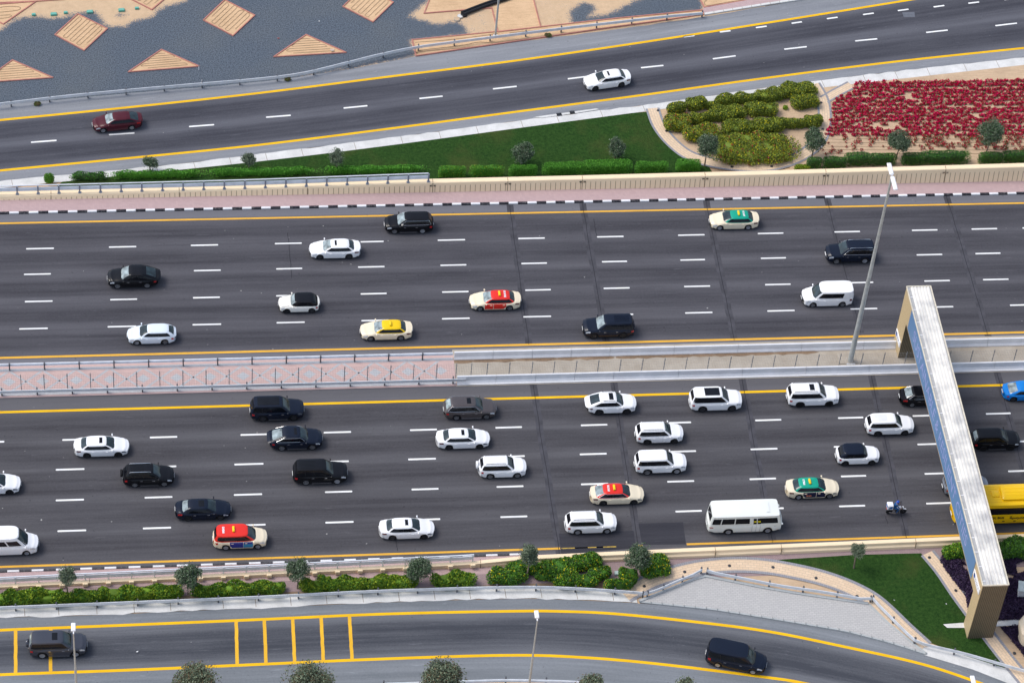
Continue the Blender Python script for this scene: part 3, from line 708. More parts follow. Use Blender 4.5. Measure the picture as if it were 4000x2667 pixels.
# chain fence along the middle of the median
fn = thing('mesh_fence', 'wire mesh fence on slim posts running along the median', 'fence')
FY, FH = 1.92, 2.1
g = MB()
for k_ in range(9): g.box(((X0+X1)/2, FY, .15+k_*.235), ((X1-X0)/2, .004, .005))
x = X0
while x < X1: g.box((x, FY, FH/2+.06), (.004, .004, FH/2-.05)); x += .16
obj('wire_mesh', g, plain('fence_wire', (.33, .34, .34), .6), fn)
pm = MB(); pm.tube([(0, 0, 0), (0, 0, FH+.05)], .035, 8)
for z in (.4, .9, 1.4, 1.9): pm.box((0, -.02, z), (.06, .03, .025))
pmm = pm.mesh('post', [plain('fence_post', (.22, .23, .24), .55)])
fp = [N(84+90.2*i, 1520).x for i in range(-8, 19)]+[N(px, 1475).x for px in (1779, 1838, 1900, 1987)]+[N(2072+86*i, 1450).x for i in range(0, 28)]
for x in fp:
    if X0 < x < X1: o = link('post', pmm, fn); o.location = (x, FY, 0)
# concrete barrier segments, each a thing of its own
def barriers(row, yb, px, pyr, flip):
    BP = [(-.30, 0), (-.30, .08), (-.13, .30), (-.09, .80), (-.06, .82), (.06, .82), (.09, .80), (.13, .30), (.30, .08), (.30, 0)]
    for i in range(len(px)-1):
        xa, xb = N(px[i], pyr).x+.015, N(px[i+1], pyr).x-.015
        L = xb-xa; g = MB(); g.sweep([Vector((0, 0, 0)), Vector((L, 0, 0))], BP)
        o = obj('concrete_barrier', g, M_['barr'], None, 25); o.location = (xa, yb, .022)
        vis = i; nm = ORD[vis]
        tag(o, '%s pale concrete barrier from the left in the %s row of the median' % (nm, row), 'barrier', 'concrete barriers in the %s row of the median' % row)
barriers('far', 4.56, [1772, 1924, 2078, 2230, 2382, 2633, 2884, 3133, 3378, 3620, 3866, 4110, 4350], 1390, 1)
barriers('near', 1.50, [1782, 1935, 2090, 2243, 2396, 2649, 2900, 3151, 3399, 3645, 3892, 4140, 4380], 1480, 1)
g = MB(); g.box(((X1-5.8)/2, 1.12, .06), ((X1+5.8)/2, .09, .055)); tag(obj('barrier_footing', g, M_['barr']), kind='structure')

# ================================================================ LAMP POSTS
def pole_mesh(h, r0, r1): 
    g = MB(); g.tube([(0, 0, .02), (0, 0, h*.45), (0, 0, h*.46), (0, 0, h)], [r0, (r0+r1)/2+.02, (r0+r1)/2, r1], 12); return g
LB_ = Vector((N(3321, 1412).x, 2.8, 0))
t = thing('street_lamp', 'very tall tapered street lamp with twin heads standing in the median', 'street lamp', LB_)
hp = zat(LB_, 690)
obj('pole', pole_mesh(hp, .27, .10), M_['polem'], t, 40)
g = MB(); g.box((0, 0, .03), (.42, .42, .03)); 
for a in (-.3, .3):
    for b in (-.3, .3): g.tube([(a, b, .03), (a, b, .14)], .03, 6)
obj('base_plate', g, M_['galv'], t)
for s, ln in ((-1, 1.7), (1, 1.5)):
    g = MB(); g.box((0, s*(ln/2+.12), hp+.10), (.20, ln/2, .10), 0, None, .06); g.box((0, s*.12, hp+.05), (.07, .15, .05)); obj('lamp_head', g, M_['lampw'], t)
g = MB(); g.box((-.25, .45, .045), (.9, .75, .045)); tag(obj('concrete_pad', g, M_['medc']), kind='structure').location = (LB_.x, LB_.y, 0)
def lamp(b, h, label, ln=.85, wd=.19):
    t = thing('street_lamp', label, 'street lamp', b)
    obj('pole', pole_mesh(h, .11, .055), M_['polem'], t, 40)
    g = MB(); g.box((0, .18+ln/2, h+.12), (wd, ln/2, .09), 0, None, .05); g.box((0, .12, h+.02), (.05, .16, .06)); obj('lamp_head', g, M_['lampw'], t)
    g = MB(); g.box((0, 0, .02), (.2, .2, .02)); obj('base_plate', g, M_['galv'], t)
def lampfit(px, topy, by, label, **kw):
    lo = -60.0
    x = None
    for z in [8+.05*i for i in range(160)]:
        p = N(px, topy, z)
        if p.y <= by: break
    lamp(Vector((p.x, by, 0)), z, label, **kw)
lampfit(287, 2474, -33.0, 'slim street lamp in front of the grey off-roader on the near slip road')
lampfit(2099, 2424, -34.2, 'slim street lamp at the bottom centre of the picture', ln=.8)
lampfit(3806, 2682, -44.5, 'street lamp whose white head just shows at the bottom right corner')
b = N(1935, 141); lamp(b, 11.0, 'grey street lamp rising out of the top edge behind the far guardrail')

# ================================================================ BRIDGE SIGN (portal over the near carriageway)
t = thing('gantry', 'large clad portal with a blue banner and ribbed metal roof spanning the highway', 'sign gantry')
gx0, gx1, gy0, gy1, gz = 36.98, 39.3, -30.6, 5.3, 7.65
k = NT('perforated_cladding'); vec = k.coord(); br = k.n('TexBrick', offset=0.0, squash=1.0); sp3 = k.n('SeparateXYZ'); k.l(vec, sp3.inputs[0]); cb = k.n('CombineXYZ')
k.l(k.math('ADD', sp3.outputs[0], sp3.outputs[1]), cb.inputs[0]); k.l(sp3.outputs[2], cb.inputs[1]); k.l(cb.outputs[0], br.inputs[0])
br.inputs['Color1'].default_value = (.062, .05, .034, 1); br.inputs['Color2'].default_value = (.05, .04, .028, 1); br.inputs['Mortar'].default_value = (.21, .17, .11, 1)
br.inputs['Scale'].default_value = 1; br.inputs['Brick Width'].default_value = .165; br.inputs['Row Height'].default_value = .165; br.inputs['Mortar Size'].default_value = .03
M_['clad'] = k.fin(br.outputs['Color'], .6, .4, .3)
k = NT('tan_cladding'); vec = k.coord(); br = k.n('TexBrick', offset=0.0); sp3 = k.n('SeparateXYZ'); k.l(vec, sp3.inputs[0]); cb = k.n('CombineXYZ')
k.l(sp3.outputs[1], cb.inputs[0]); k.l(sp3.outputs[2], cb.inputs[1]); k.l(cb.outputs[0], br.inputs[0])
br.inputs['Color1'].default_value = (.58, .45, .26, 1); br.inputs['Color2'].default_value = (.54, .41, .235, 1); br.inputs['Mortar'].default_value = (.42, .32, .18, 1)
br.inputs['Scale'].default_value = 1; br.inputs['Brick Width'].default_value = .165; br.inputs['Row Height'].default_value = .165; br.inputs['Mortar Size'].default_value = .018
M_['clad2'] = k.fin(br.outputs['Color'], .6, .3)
PZ = 4.8                                                         # underside of the beam
def pillar(y0, y1, nm):
    g = MB(); z0, z1 = 0, gz-.1
    a = [(gx0, y0), (gx1, y0), (gx1, y1), (gx0, y1)]
    for i in range(4):
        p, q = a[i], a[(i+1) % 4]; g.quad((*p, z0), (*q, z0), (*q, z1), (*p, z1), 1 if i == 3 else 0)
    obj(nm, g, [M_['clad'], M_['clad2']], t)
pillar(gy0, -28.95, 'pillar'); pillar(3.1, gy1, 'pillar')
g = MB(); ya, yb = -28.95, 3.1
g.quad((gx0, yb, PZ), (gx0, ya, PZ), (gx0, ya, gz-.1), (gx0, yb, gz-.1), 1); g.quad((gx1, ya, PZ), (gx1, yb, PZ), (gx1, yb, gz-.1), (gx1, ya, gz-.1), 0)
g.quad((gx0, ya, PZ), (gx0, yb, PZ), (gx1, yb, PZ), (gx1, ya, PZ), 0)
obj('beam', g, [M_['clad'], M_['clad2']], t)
g = MB(); g.box(((gx0+gx1)/2, (gy0+gy1)/2, gz-.09), ((gx1-gx0)/2-.04, (gy1-gy0)/2-.03, .03)); obj('gutter', g, plain('gutter_grey', (.42, .42, .42), .7), t)
g = MB(); gh = .06
for q in (((gx0, (gy0+gy1)/2), (.045, (gy1-gy0)/2+.02)), ((gx1, (gy0+gy1)/2), (.045, (gy1-gy0)/2+.02))): g.box((q[0][0], q[0][1], gz-.02), (q[1][0], q[1][1], .07))
for y in (gy0, gy1): g.box(((gx0+gx1)/2, y, gz-.022), ((gx1-gx0)/2-.05, .045, .065))
obj('roof_trim', g, plain('trim_cream', (.68, .62, .50), .6), t)
g = MB(); rx0, rx1 = gx0+.36, gx1-.13; nr = 6; wv = (rx1-rx0)/nr; pr_ = []
for i in range(nr): pr_ += [(rx0+wv*i, .0), (rx0+wv*(i+.22), .0), (rx0+wv*(i+.30), .075), (rx0+wv*(i+.80), .075), (rx0+wv*(i+.90), .0)]
pr_.append((rx1, 0))
def rsheet(y0, y1, dz):
    vs = [(x, y, gz-.045+z+dz) for y in (y0, y1) for x, z in pr_]; n = len(pr_)
    g.add(vs, [(i, i+1, n+i+1, n+i) for i in range(n-1)])
yy = [gy1-.06, -.9, -7.0, -13.0, -19.0, -25.1, gy0+.06]
for i in range(6): rsheet(yy[i+1]-.06, yy[i], .006*(i % 2))
k = NT('weathered_roof_sheet'); vec = k.coord(); n1 = k.noise(vec, .38, 5, .6); mp = k.n('Mapping'); mp.inputs['Scale'].default_value = (3.5, .22, 1); k.l(vec, mp.inputs[0]); n2 = k.noise(mp.outputs[0], 1, 4)
mt_ = k.fin(k.mix(k.rng(k.math('MULTIPLY_ADD', n2, .22, k.math('MULTIPLY', n1, .85)), .46, .66), (.80, .77, .71), (.46, .45, .44)), .45, .4)
obj('roof_sheet', g, mt_, t)
g = MB(); y = gy1-1.35
while y > gy0+.3: g.box((gx0+.2, y, gz-.05), (.15, .035, .012)); y -= 1.62
obj('gutter_bracket', g, M_['lampw'], t)
g = MB(); by0, by1, bz0, bz1 = -27.8, 2.4, PZ+.22, gz-.15
g.box((gx0-.02, (by0+by1)/2, (bz0+bz1)/2), (.018, (by1-by0)/2, (bz1-bz0)/2)); 
k = NT('banner_blue'); v = k.noise(k.coord(), .25, 3); bm_ = k.fin(k.mix(v, (.095, .20, .37), (.135, .26, .46)), .5, .4)
bo = obj('banner', g, bm_, t)
tm = text_mesh('SUSTAINABLE & RESILIENT CITIES', 1.75, plain('banner_letter', (.34, .36, .64), .5), .004, -.012)
wx = max(v.co.x for v in tm.vertices)-min(v.co.x for v in tm.vertices); L_txt = 25.2
for v in tm.vertices: v.co.x *= L_txt/wx
o = link('lettering', tm, bo); o.location = (gx0-.045, -12.2, (bz0+bz1)/2); o.rotation_euler = (R(90), 0, R(-90))
for yc, zc, ln in ((-29.2, 6.42, 2.35), (4.15, 1.7, 1.9)):
    g = MB(); g.box((gx0-.05, yc, zc), (.04, ln/2, .36), 0, None, .012); sg = obj('sign', g, plain('sign_white', (.82, .83, .85), .5), t)
    g = MB(); g.lathe([(.0, 0), (.22, 0)], 18, 0, 'X', (gx0-.096, yc+ln*.30, zc+.02)); g.box((gx0-.097, yc+ln*.30, zc-.10), (.003, .17, .13)); obj('emblem', g, plain('logo_blue', (.015, .09, .42), .5), sg)
    g = MB()
    for q in range(7):
        if q != 5: g.box((gx0-.096, yc+ln*.12-q*ln*.075, zc-.02*(q % 2)), (.003, .022+.012*(q % 3), .10-.02*(q % 3)), 0, Matrix.Rotation(.5-.3*(q % 3), 3, 'X'))
    obj('lettering', g, plain('logo_navy', (.02, .03, .12), .5), sg)

# ================================================================ SAND BEDS, HOSES, BOXES AT THE TOP
def bed(pts, label, hose='S', name='sand_bed', dirv=None, edge=True, n=4):
    P = [N(*p) for p in pts]; t = thing(name, label, 'sand bed')
    g = MB(); poly(g, P, .035); obj('sand', g, M_['sand'], t)
    if edge:
        g = MB()
        for a, b in zip(P, P[1:]+P[:1]):
            d = (b-a).normalized(); nn = Vector((-d.y, d.x, 0))*.055; a2, b2 = a-d*.05, b+d*.05
            g.add([(*(q.xy), z) for z in (0, .10+.006*P.index(a)) for q in (a2+nn, b2+nn, b2-nn, a2-nn)], [(0, 3, 2, 1), (4, 5, 6, 7), (0, 1, 5, 4), (1, 2, 6, 5), (2, 3, 7, 6), (3, 0, 4, 7)])
        obj('edging', g, M_['redk'], t)
    cen = sum(P, Vector())/len(P); h = []
    if hose == 'S':                       # loops running from the upper right to the lower left inside a diamond
        A, B, Cc, Dd = P                  # top, right, bottom, left
        for i in range(8):
            f = .10+.80*i/7; a = A.lerp(B, f); b = Dd.lerp(Cc, f); u, v = a.lerp(b, .10+.06*math.sin(i*2)), a.lerp(b, .88)
            h += [u, v] if i % 2 else [v, u]
    elif hose == 'T':
        A, B, Cc = P                      # top, right, left
        for i in range(7):
            f = .20+.68*i/6; a = A.lerp(Cc, f); b = A.lerp(B, f); u, v = a.lerp(b, .12), a.lerp(b, .86); h += [u, v] if i % 2 else [v, u]
    if h:
        ln = []
        for i in range(len(h)-1):
            a, b = h[i], h[i+1]
            if i % 2 == 0: ln += [a.lerp(b, q/6) for q in range(1, 6)]
            else:
                d = (h[i]-h[i-1]).normalized()*((b-a).length*.45); ln += [a+d*.4, a.lerp(b, .25)+d, a.lerp(b, .75)+d, b+d*.4]
        g = MB(); g.tube([(p.x, p.y, .06) for p in spl(ln, 3)], .016, 5); obj('drip_hose', g, M_['hose'], t)
    return t
bed([(304, 57), (419, 114), (328, 199), (215, 138)], 'diamond sand bed below the green valve boxes')
bed([(878, 2), (995, 62), (910, 142), (795, 81)], 'diamond sand bed right of the gravel edge, touching the top edge')
bed([(1420, -50), (1536, 11), (1457, 88), (1340, 28)], 'diamond sand bed with a small tuft, cut by the top edge')
bed([(566, -105), (690, -42), (593, 40), (470, -22)], 'diamond sand bed cut by the top edge above the rightmost valve boxes')
bed([(49, 237), (206, 305), (-74, 325)], 'triangular sand bed at the left edge', 'T')
bed([(631, 196), (778, 261), (502, 283)], 'triangular sand bed under the first full diamond', 'T')
bed([(1196, 138), (1351, 207), (1070, 224)], 'triangular sand bed with a white bag at its right corner', 'T')
t = bed([(140, 8), (13, 96), (-100, 40), (-70, 24)], 'sand bed corner at the upper left edge', '')
def hose_line(t, pts):
    g = MB(); g.tube([(p.x, p.y, .06) for p in NL(*pts)], .018, 5); obj('drip_hose', g, M_['hose'], t)
hose_line(t, [(-40, 38), (30, 28), (75, 30), (78, 38), (60, 44), (0, 50), (-40, 52)]); hose_line(t, [(-40, 66), (10, 62), (40, 61), (43, 67), (20, 73), (-20, 75)])
bed([(-200, 22), (140, 7), (245, 0), (330, -70), (-200, -70)], 'wide sand bed along the upper left corner', '')
bed([(1700, -60), (1657, 54), (1921, 33), (1945, 127), (2112, 108), (2068, -60)], 'large open sand bed behind the black drain pipe', '')
t = bed([(1610, 158), (1800, 140), (2000, 120), (2400, 75), (2742, 42), (2752, 58), (2560, 86), (2400, 108), (2000, 166), (1625, 221)], 'narrow sand strip with drip hoses under the far guardrail', '')
for a in ([(1622, 168), (1750, 158), (1900, 140), (1945, 132)], [(1630, 200), (1800, 180), (1870, 167), (1925, 170), (2000, 160), (2270, 128), (2278, 122)], [(1632, 212), (1640, 204), (1800, 190), (1900, 178)], [(1990, 131), (2200, 111), (2500, 76), (2720, 52)]): hose_line(t, a)
t = bed([(2735, -60), (2735, 0), (2752, 31), (2990, -8), (3050, -60)], 'sand bed beside the pink pavement at the top', '')
hose_line(t, [(2770, -5), (2752, 10), (2755, 22), (2775, 23), (2850, 10), (2960, -6)])
for i, (x, y, lb) in enumerate([(132, 57, 'small green valve box at the left end of the row'), (210, 55, 'large green valve box second from the left'), (257, 49, 'small green valve box third from the left'), (351, 46, 'large green valve box fourth from the left'), (475, 39, 'large green valve box above the gravel island'), (535, 32, 'small green valve box at the right end of the row')]):
    big = 'large' in lb; t = thing('valve_box', lb, 'valve box', N(x, y+4), R(4), 'green valve boxes in the sand')
    g = MB(); hx, hy = (.33, .20) if big else (.21, .14); g.box((0, 0, .09), (hx, hy, .09), 0, None, .03); obj('body', g, M_['green'], t)
    g = MB(); g.box((0, 0, .20), (hx*.86, hy*.84, .02), 0, None, .012); obj('lid', g, plain('green_lid', (.14, .42, .34), .6), t)
t = thing('drain_pipe', 'thick black twin pipe running from the manhole to the top edge', 'pipe')
pl = [N(1806, 60), N(1900, 24), N(1990, -6), N(2090, -50)]
for dd in (-.17, .17): g = MB(); g.tube([(p.x, p.y, .22) for p in spl(offs(pl, dd), 4)], .17, 10); obj('pipe', g, M_['black'], t, 60)
g = MB(); g.lathe([(.36, .0), (.36, .22), (.30, .26)], 18); o = obj('pipe_end', g, M_['black'], t); o.location = N(1812, 61)
for x, y, lb in ((1797, 67, 'upper round manhole lid lying by the black pipe'), (1785, 78, 'lower round manhole lid with sandy ring')):
    t = thing('manhole', lb, 'manhole', N(x, y)); g = MB(); g.lathe([(.34, 0), (.34, .12), (.31, .15)], 22); obj('frame', g, M_['medc'], t)
    g = MB(); g.lathe([(.28, .14), (.28, .165), (.26, .17)], 22); obj('lid', g, M_['conc'] if y < 70 else M_['soil'], t)
for x, lb in ((2184, 'left dark drain grate in the concrete strip'), (2235, 'right dark drain grate in the concrete strip')):
    y = 449 if x < 2200 else 441
    t = thing('drain_grate', lb, 'drain grate', N(x, y), R(6), 'drain grates by the far slip road'); g = MB(); g.box((0, 0, .04), (.27, .22, .03)); obj('frame', g, M_['steel'], t)
    g = MB(); [g.box((-.2+.08*i, 0, .08), (.02, .2, .012)) for i in range(6)]; obj('bars', g, M_['rimd'], t)
area('drain_kerb', [(2080, 462), (2110, 456), (2330, 426), (2340, 430), (2240, 446), (2120, 462)], .07, M_['conc'])
# ground lights on the paths
def glight(p, lb, grp):
    t = tag(link('ground_light', GLM), lb, 'ground light', grp); t.location = (p.x, p.y, .03)
g = MB(); g.lathe([(.15, 0), (.15, .06), (.12, .08), (.05, .085)], 14); GLM = g.mesh('ground_light', [M_['rimd']])
for i, (x, y) in enumerate([(2570, 434), (2603, 514), (2859, 654), (3013, 652), (3214, 507), (3207, 403)]): glight(N(x, y), '%s dark ground light round the garden path from its upper left end' % ORD[i], 'ground lights on the garden path')
for i, (x, y) in enumerate([(2516, 2290), (2674, 2234), (2849, 2210), (3019, 2216), (3187, 2258), (3347, 2329)]): glight(N(x, y), '%s dark ground light from the left along the near footpath' % ORD[i], 'ground lights on the near footpath')
for i, (x, y) in enumerate([(3630, 2178), (3733, 2307), (3962, 2551)]): glight(N(x, y), '%s dark ground light down the lawn footpath' % ORD[i], 'ground lights on the lawn footpath')
# column head and cabinet roof at the right edge
p = N(4040, 2505); t = thing('column', 'cream octagonal column cut by the right edge', 'column', (p.x, p.y, 0), R(22.5))
g = MB(); g.lathe([(1.5, 0), (1.5, .5), (1.75, 1.5), (1.85, 2.2), (1.55, 2.55), (.85, 2.6)], 8); obj('drum', g, plain('cream_concrete', (.78, .66, .50), .8, .2, 0, .05, .8), t)
g = MB(); g.lathe([(.8, 2.6), (.8, 2.66), (.7, 2.68)], 8); cp = obj('cap', g, M_['conc'], t)
g = MB(); [g.lathe([(.07, 2.68), (.07, 2.72)], 8, 0, 'Z', (.4*math.cos(a), .4*math.sin(a), 0)) for a in [i*math.pi/4 for i in range(8)]]; obj('bolt', g, M_['steel'], cp)
p = N(4000, 2325); t = thing('utility_cabinet', 'grey cabinet with a ribbed roof among the purple plants at the right edge', 'cabinet', (p.x, p.y, 0), R(-14))
g = MB(); g.box((0, 0, .6), (.62, .45, .6)); obj('body', g, M_['barr'], t)
g = MB(); g.box((0, 0, 1.24), (.75, .6, .03)); [g.box((-.65+.186*i, 0, 1.28), (.03, .6, .012)) for i in range(8)]; obj('roof', g, plain('pale_roof', (.42, .48, .48), .5), t)
p = N(2414, 2241); t = thing('utility_box', 'pale green utility box lid in the shrub bed', 'utility box', (p.x, p.y, 0)); g = MB(); g.box((0, 0, .1), (.33, .22, .1), 0, None, .03); obj('body', g, plain('pale_green', (.36, .46, .44), .6), t)
g = MB(); g.box((0, 0, .22), (.30, .19, .015)); obj('lid', g, plain('pale_green_lid', (.42, .52, .50), .6), t)
def litter(x, y, lb, col, s=.16, z=.05):
    p = N(x, y); g = MB(); 
    vs = [(p.x+rnd.uniform(-s, s), p.y+rnd.uniform(-s, s), z+rnd.uniform(0, s*.8)) for _ in range(9)]
    bmv = MB(); bmv.add(vs, [(0, 1, 2), (2, 3, 4), (4, 5, 0), (1, 6, 3), (5, 7, 8), (6, 7, 2), (8, 3, 0)]); tag(obj('litter', bmv, plain('litter_%s' % lb[:12], col, .7)), lb, 'litter')
litter(1297, 200, 'crumpled pale bag on the corner of the triangular sand bed', (.6, .52, .44), .3)
litter(1087, 152, 'red and white scrap of litter on the gravel', (.6, .2, .18), .12)
litter(1248, 86, 'white scrap of litter on the gravel near the top', (.7, .7, .7), .1)
litter(536, 2545, 'white paper scrap lying on the near slip road', (.75, .75, .75), .12)
litter(3695, 2359, 'white scrap on the lawn near the footpath', (.7, .72, .7), .09)
litter(3493, 2345, 'white scrap on the lawn above the steep guardrail', (.7, .72, .7), .09)
for x, y, lb in ((2782-4, 266, 0), (788, 330, 0)): pass
t = thing('marker_post', 'white marker post standing in the gravel behind the far guardrail', 'post', N(788, 331)); g = MB(); g.tube([(0, 0, 0), (0, 0, .75)], .045, 8); obj('stake', g, M_['lampw'], t); g = MB(); g.tube([(0, 0, .75), (0, 0, .80)], .05, 8); obj('cap', g, M_['rimd'], t)
t = thing('marker_post', 'white marker post at the right tip of the triangular sand bed', 'post', N(777, 273)); g = MB(); g.tube([(0, 0, 0), (0, 0, .55)], .045, 8); obj('stake', g, M_['lampw'], t); g = MB(); g.tube([(0, 0, .55), (0, 0, .60)], .05, 8); obj('cap', g, M_['rimd'], t)
# ================================================================ VEGETATION
def leaves(pts, size, slots=1, flat=0.0, rs=None, sl=None):
    """pts: (N,3) -> mesh data of small folded leaf quads"""
    rs = rs or np.random.RandomState(1); n = len(pts)
    d = rs.normal(size=(n, 3)); d[:, 2] *= (1-flat); d /= np.linalg.norm(d, axis=1)[:, None]+1e-9
    e = rs.normal(size=(n, 3)); e[:, 2] *= (1-flat); e -= d*(d*e).sum(1)[:, None]; e /= np.linalg.norm(e, axis=1)[:, None]+1e-9
    s = size*rs.uniform(.6, 1.4, (n, 1))
    V = np.stack([pts-d*s, pts-e*s*.5, pts+d*s, pts+e*s*.5], 1).reshape(-1, 3)
    return V
def leaf_mesh(name, pts, size, mats, rs, flat=0.0, weights=None, core=None):
    V = leaves(np.asarray(pts), size, rs=rs, flat=flat); n = len(V)//4
    nv, nf = len(V), n; cv, cf = (core if core else ([], []))
    me = bpy.data.meshes.new(name)
    me.vertices.add(nv+len(cv)); co_ = np.concatenate([V.reshape(-1), np.asarray(cv, float).reshape(-1)]); me.vertices.foreach_set('co', co_)
    lt = np.concatenate([np.full(n, 4), np.array([len(f) for f in cf], int)]).astype(int)
    li = np.concatenate([np.arange(nv), np.array([q+nv for f in cf for q in f], int)]).astype(int)
    me.loops.add(len(li)); me.loops.foreach_set('vertex_index', li)
    me.polygons.add(len(lt)); st = np.concatenate([[0], np.cumsum(lt)[:-1]]).astype(int)
    me.polygons.foreach_set('loop_start', st); me.polygons.foreach_set('loop_total', lt)
    for mt in mats: me.materials.append(mt)
    if len(mats) > 1:
        mi = np.zeros(len(lt), int); mi[:n] = rs.choice(len(mats), n, p=weights); me.polygons.foreach_set('material_index', mi)
    me.update(calc_edges=True); me.validate(); return me
LM = {k_: leafmat('leaf_'+k_, c) for k_, c in dict(
    olive=(.10, .138, .088), olive2=(.165, .20, .13), green=(.06, .215, .02), green2=(.12, .34, .035), lime=(.26, .30, .02), yell=(.55, .47, .01),
    dark=(.045, .10, .035), shrub=(.11, .20, .012), shrub2=(.26, .34, .02), bush=(.05, .14, .014), bush2=(.12, .27, .018), mag=(.43, .001, .045), mag2=(.58, .002, .09), red=(.38, .002, .014), hedge=(.125, .175, .024), hedge2=(.28, .33, .035),
    dkhedge=(.065, .09, .028), purple=(.035, .020, .055), purple2=(.055, .032, .075), brown=(.13, .09, .05)).items()}
def ico_core(cen, rad, jit=.08, rs=None, nu=14, nv=8, sq=1.0):
    rs = rs or np.random.RandomState(3); vs = []; fs = []
    for j in range(nv+1):
        ph = -math.pi/2+math.pi*j/nv
        for i in range(nu):
            th = 2*math.pi*i/nu; q = 1+rs.uniform(-jit, jit)
            c = math.copysign(abs(math.cos(ph))**sq, math.cos(ph)); s_ = math.copysign(abs(math.sin(ph))**sq, math.sin(ph))
            vs.append((cen[0]+rad[0]*c*math.cos(th)*q, cen[1]+rad[1]*c*math.sin(th)*q, cen[2]+rad[2]*s_*q))
    for j in range(nv):
        for i in range(nu): fs.append((j*nu+i, j*nu+(i+1) % nu, (j+1)*nu+(i+1) % nu, (j+1)*nu+i))
    return vs, fs
# ---- trees: crown of leaf clumps on a forked, tapered trunk
def crown_pts(rs, r, zc, n, sq=.95, ncl=26, cf=.36):
    cl = []
    for _ in range(ncl):
        d = rs.normal(size=3); d /= np.linalg.norm(d); cl.append((d*rs.uniform(.35, .78)*np.array([1, 1, sq])*r, rs.uniform(.7, 1.25)*cf*r))
    pts = []
    for c, q in cl:
        m = int(n/ncl); d = rs.normal(size=(m, 3)); d /= np.linalg.norm(d, axis=1)[:, None]; pts.append(c+d*q*rs.uniform(.35, 1.08, (m, 1))**.6)
    m = n//5; d = rs.normal(size=(m, 3)); d /= np.linalg.norm(d, axis=1)[:, None]; pts.append(d*r*rs.uniform(.2, 1.1, (m, 1))*np.array([1, 1, sq]))
    p = np.concatenate(pts); p *= np.array([rs.uniform(.86, 1.12), rs.uniform(.86, 1.12), rs.uniform(.88, 1.18)])
    p[:, 0] += p[:, 2]*rs.uniform(-.22, .22); p[:, 2] += zc; return p
def trunk_mesh(rs, h, r, zc):
    g = MB(); lean = Vector((rs.uniform(-.1, .1), rs.uniform(-.1, .1), 0))
    f = zc-r*.75; top = lean*f+Vector((0, 0, f))
    g.tube([(0, 0, 0), lean*f*.5+Vector((.02, 0, f*.5)), top], [.085, .065, .055], 8)
    for _ in range(5):
        a = rs.uniform(0, 2*math.pi); e = Vector((math.cos(a)*r*.55, math.sin(a)*r*.55, zc+rs.uniform(-.1, .5)*r)); g.tube([top, top.lerp(e, .5)+Vector((0, 0, .1)), e], [.045, .03, .012], 6)
    return g.mesh('trunk', [M_['bark']], 60)
def tree(base, top_px, r_px, lab, nleaf=3400, kind=0, seed=0):
    nleaf = int(nleaf*2.2)
    """base = native pixel of the trunk foot, top_px = native row of the crown centre, r_px = crown radius in native pixels"""
    b = N(*base); zc = zat(b, top_px); r = r_px/40.5; rs = np.random.RandomState(seed+11)
    t = thing('tree', lab, 'tree', b, rs.uniform(0, 6), None)
    mats = [[LM['olive'], LM['olive2']], [LM['olive'], LM['olive2'], LM['dark']], [LM['olive2'], LM['brown'], LM['olive']]][kind]
    wts = [[.6, .4], [.55, .2, .25], [.55, .2, .25]][kind]
    link('trunk', trunk_mesh(rs, zc, r, zc), t)
    link('crown', leaf_mesh('crown', crown_pts(rs, r*.92, zc, nleaf, 1.0 if kind < 2 else .85, 30 if r > 1 else 20), (.062 if r < 1.05 else .075) if kind < 2 else .09, mats, rs, 0, wts), t)
TR = [((587, 673), 634, 35, 'small dark open tree by the concrete strip left of the lawn', 1500, 1), ((970, 663), 622, 33, 'small grey green tree at the left part of the lawn edge', 1900, 0), ((1313, 662), 612, 36, 'small round tree near the end of the wall railing', 2200, 0),
      ((2036, 643), 595, 46, 'olive tree on the lawn behind a gap in the trimmed hedges', 2800, 1), ((2403, 624), 578, 46, 'ragged tree on the lawn nearest the garden path', 2500, 1), ((2752, 650), 567, 55, 'dense dark tree on the lower left of the garden path', 4200, 1), ((3170, 616), 547, 52, 'dense dark tree on the lower right of the garden path', 4200, 1),
      ((3500, 618), 552, 55, 'dense tree in front of the left part of the red flower bed', 4000, 1), ((3850, 602), 516, 60, 'dense tree in front of the right part of the red flower bed', 4400, 1),
      ((268, 2332), 2246, 40, 'airy tree at the left end of the near shrub bed', 1700, 0), ((735, 2320), 2250, 52, 'dense tree on the near parapet left of the red and cream minivan taxi', 3600, 1), ((1162, 2297), 2220, 47, 'leaning tree by the railing, between the minivan taxi and the white sedan', 3000, 1), ((1630, 2281), 2224, 55, 'dense tree near the right end of the parapet railing', 3900, 1),
      ((2055, 2255), 2166, 43, 'grey olive tree growing out of the yellow flowering bushes', 2600, 0), ((2485, 2246), 2172, 55, 'forked olive tree in front of the tan parapet by the white crossover', 3400, 1), ((3335, 2218), 2150, 32, 'slender pale tree alone on the lower lawn', 1100, 0),
      ((770, 2745), 2668, 80, 'round olive tree crown at the bottom edge, leftmost', 5200, 2), ((1204, 2760), 2678, 118, 'widest olive tree crown at the bottom edge', 7600, 2), ((1726, 2745), 2658, 85, 'olive tree crown at the bottom edge left of the centre lamp', 5600, 2), ((2292, 2770), 2690, 60, 'tip of an olive tree at the bottom edge right of the centre lamp', 3600, 2), ((2660, 2785), 2692, 46, 'small tip of an olive tree at the bottom edge, rightmost', 2500, 2)]
for i, (b, c, r_, lb, nl, kd) in enumerate(TR): tree(b, c, r_, lb, nl, kd, i)
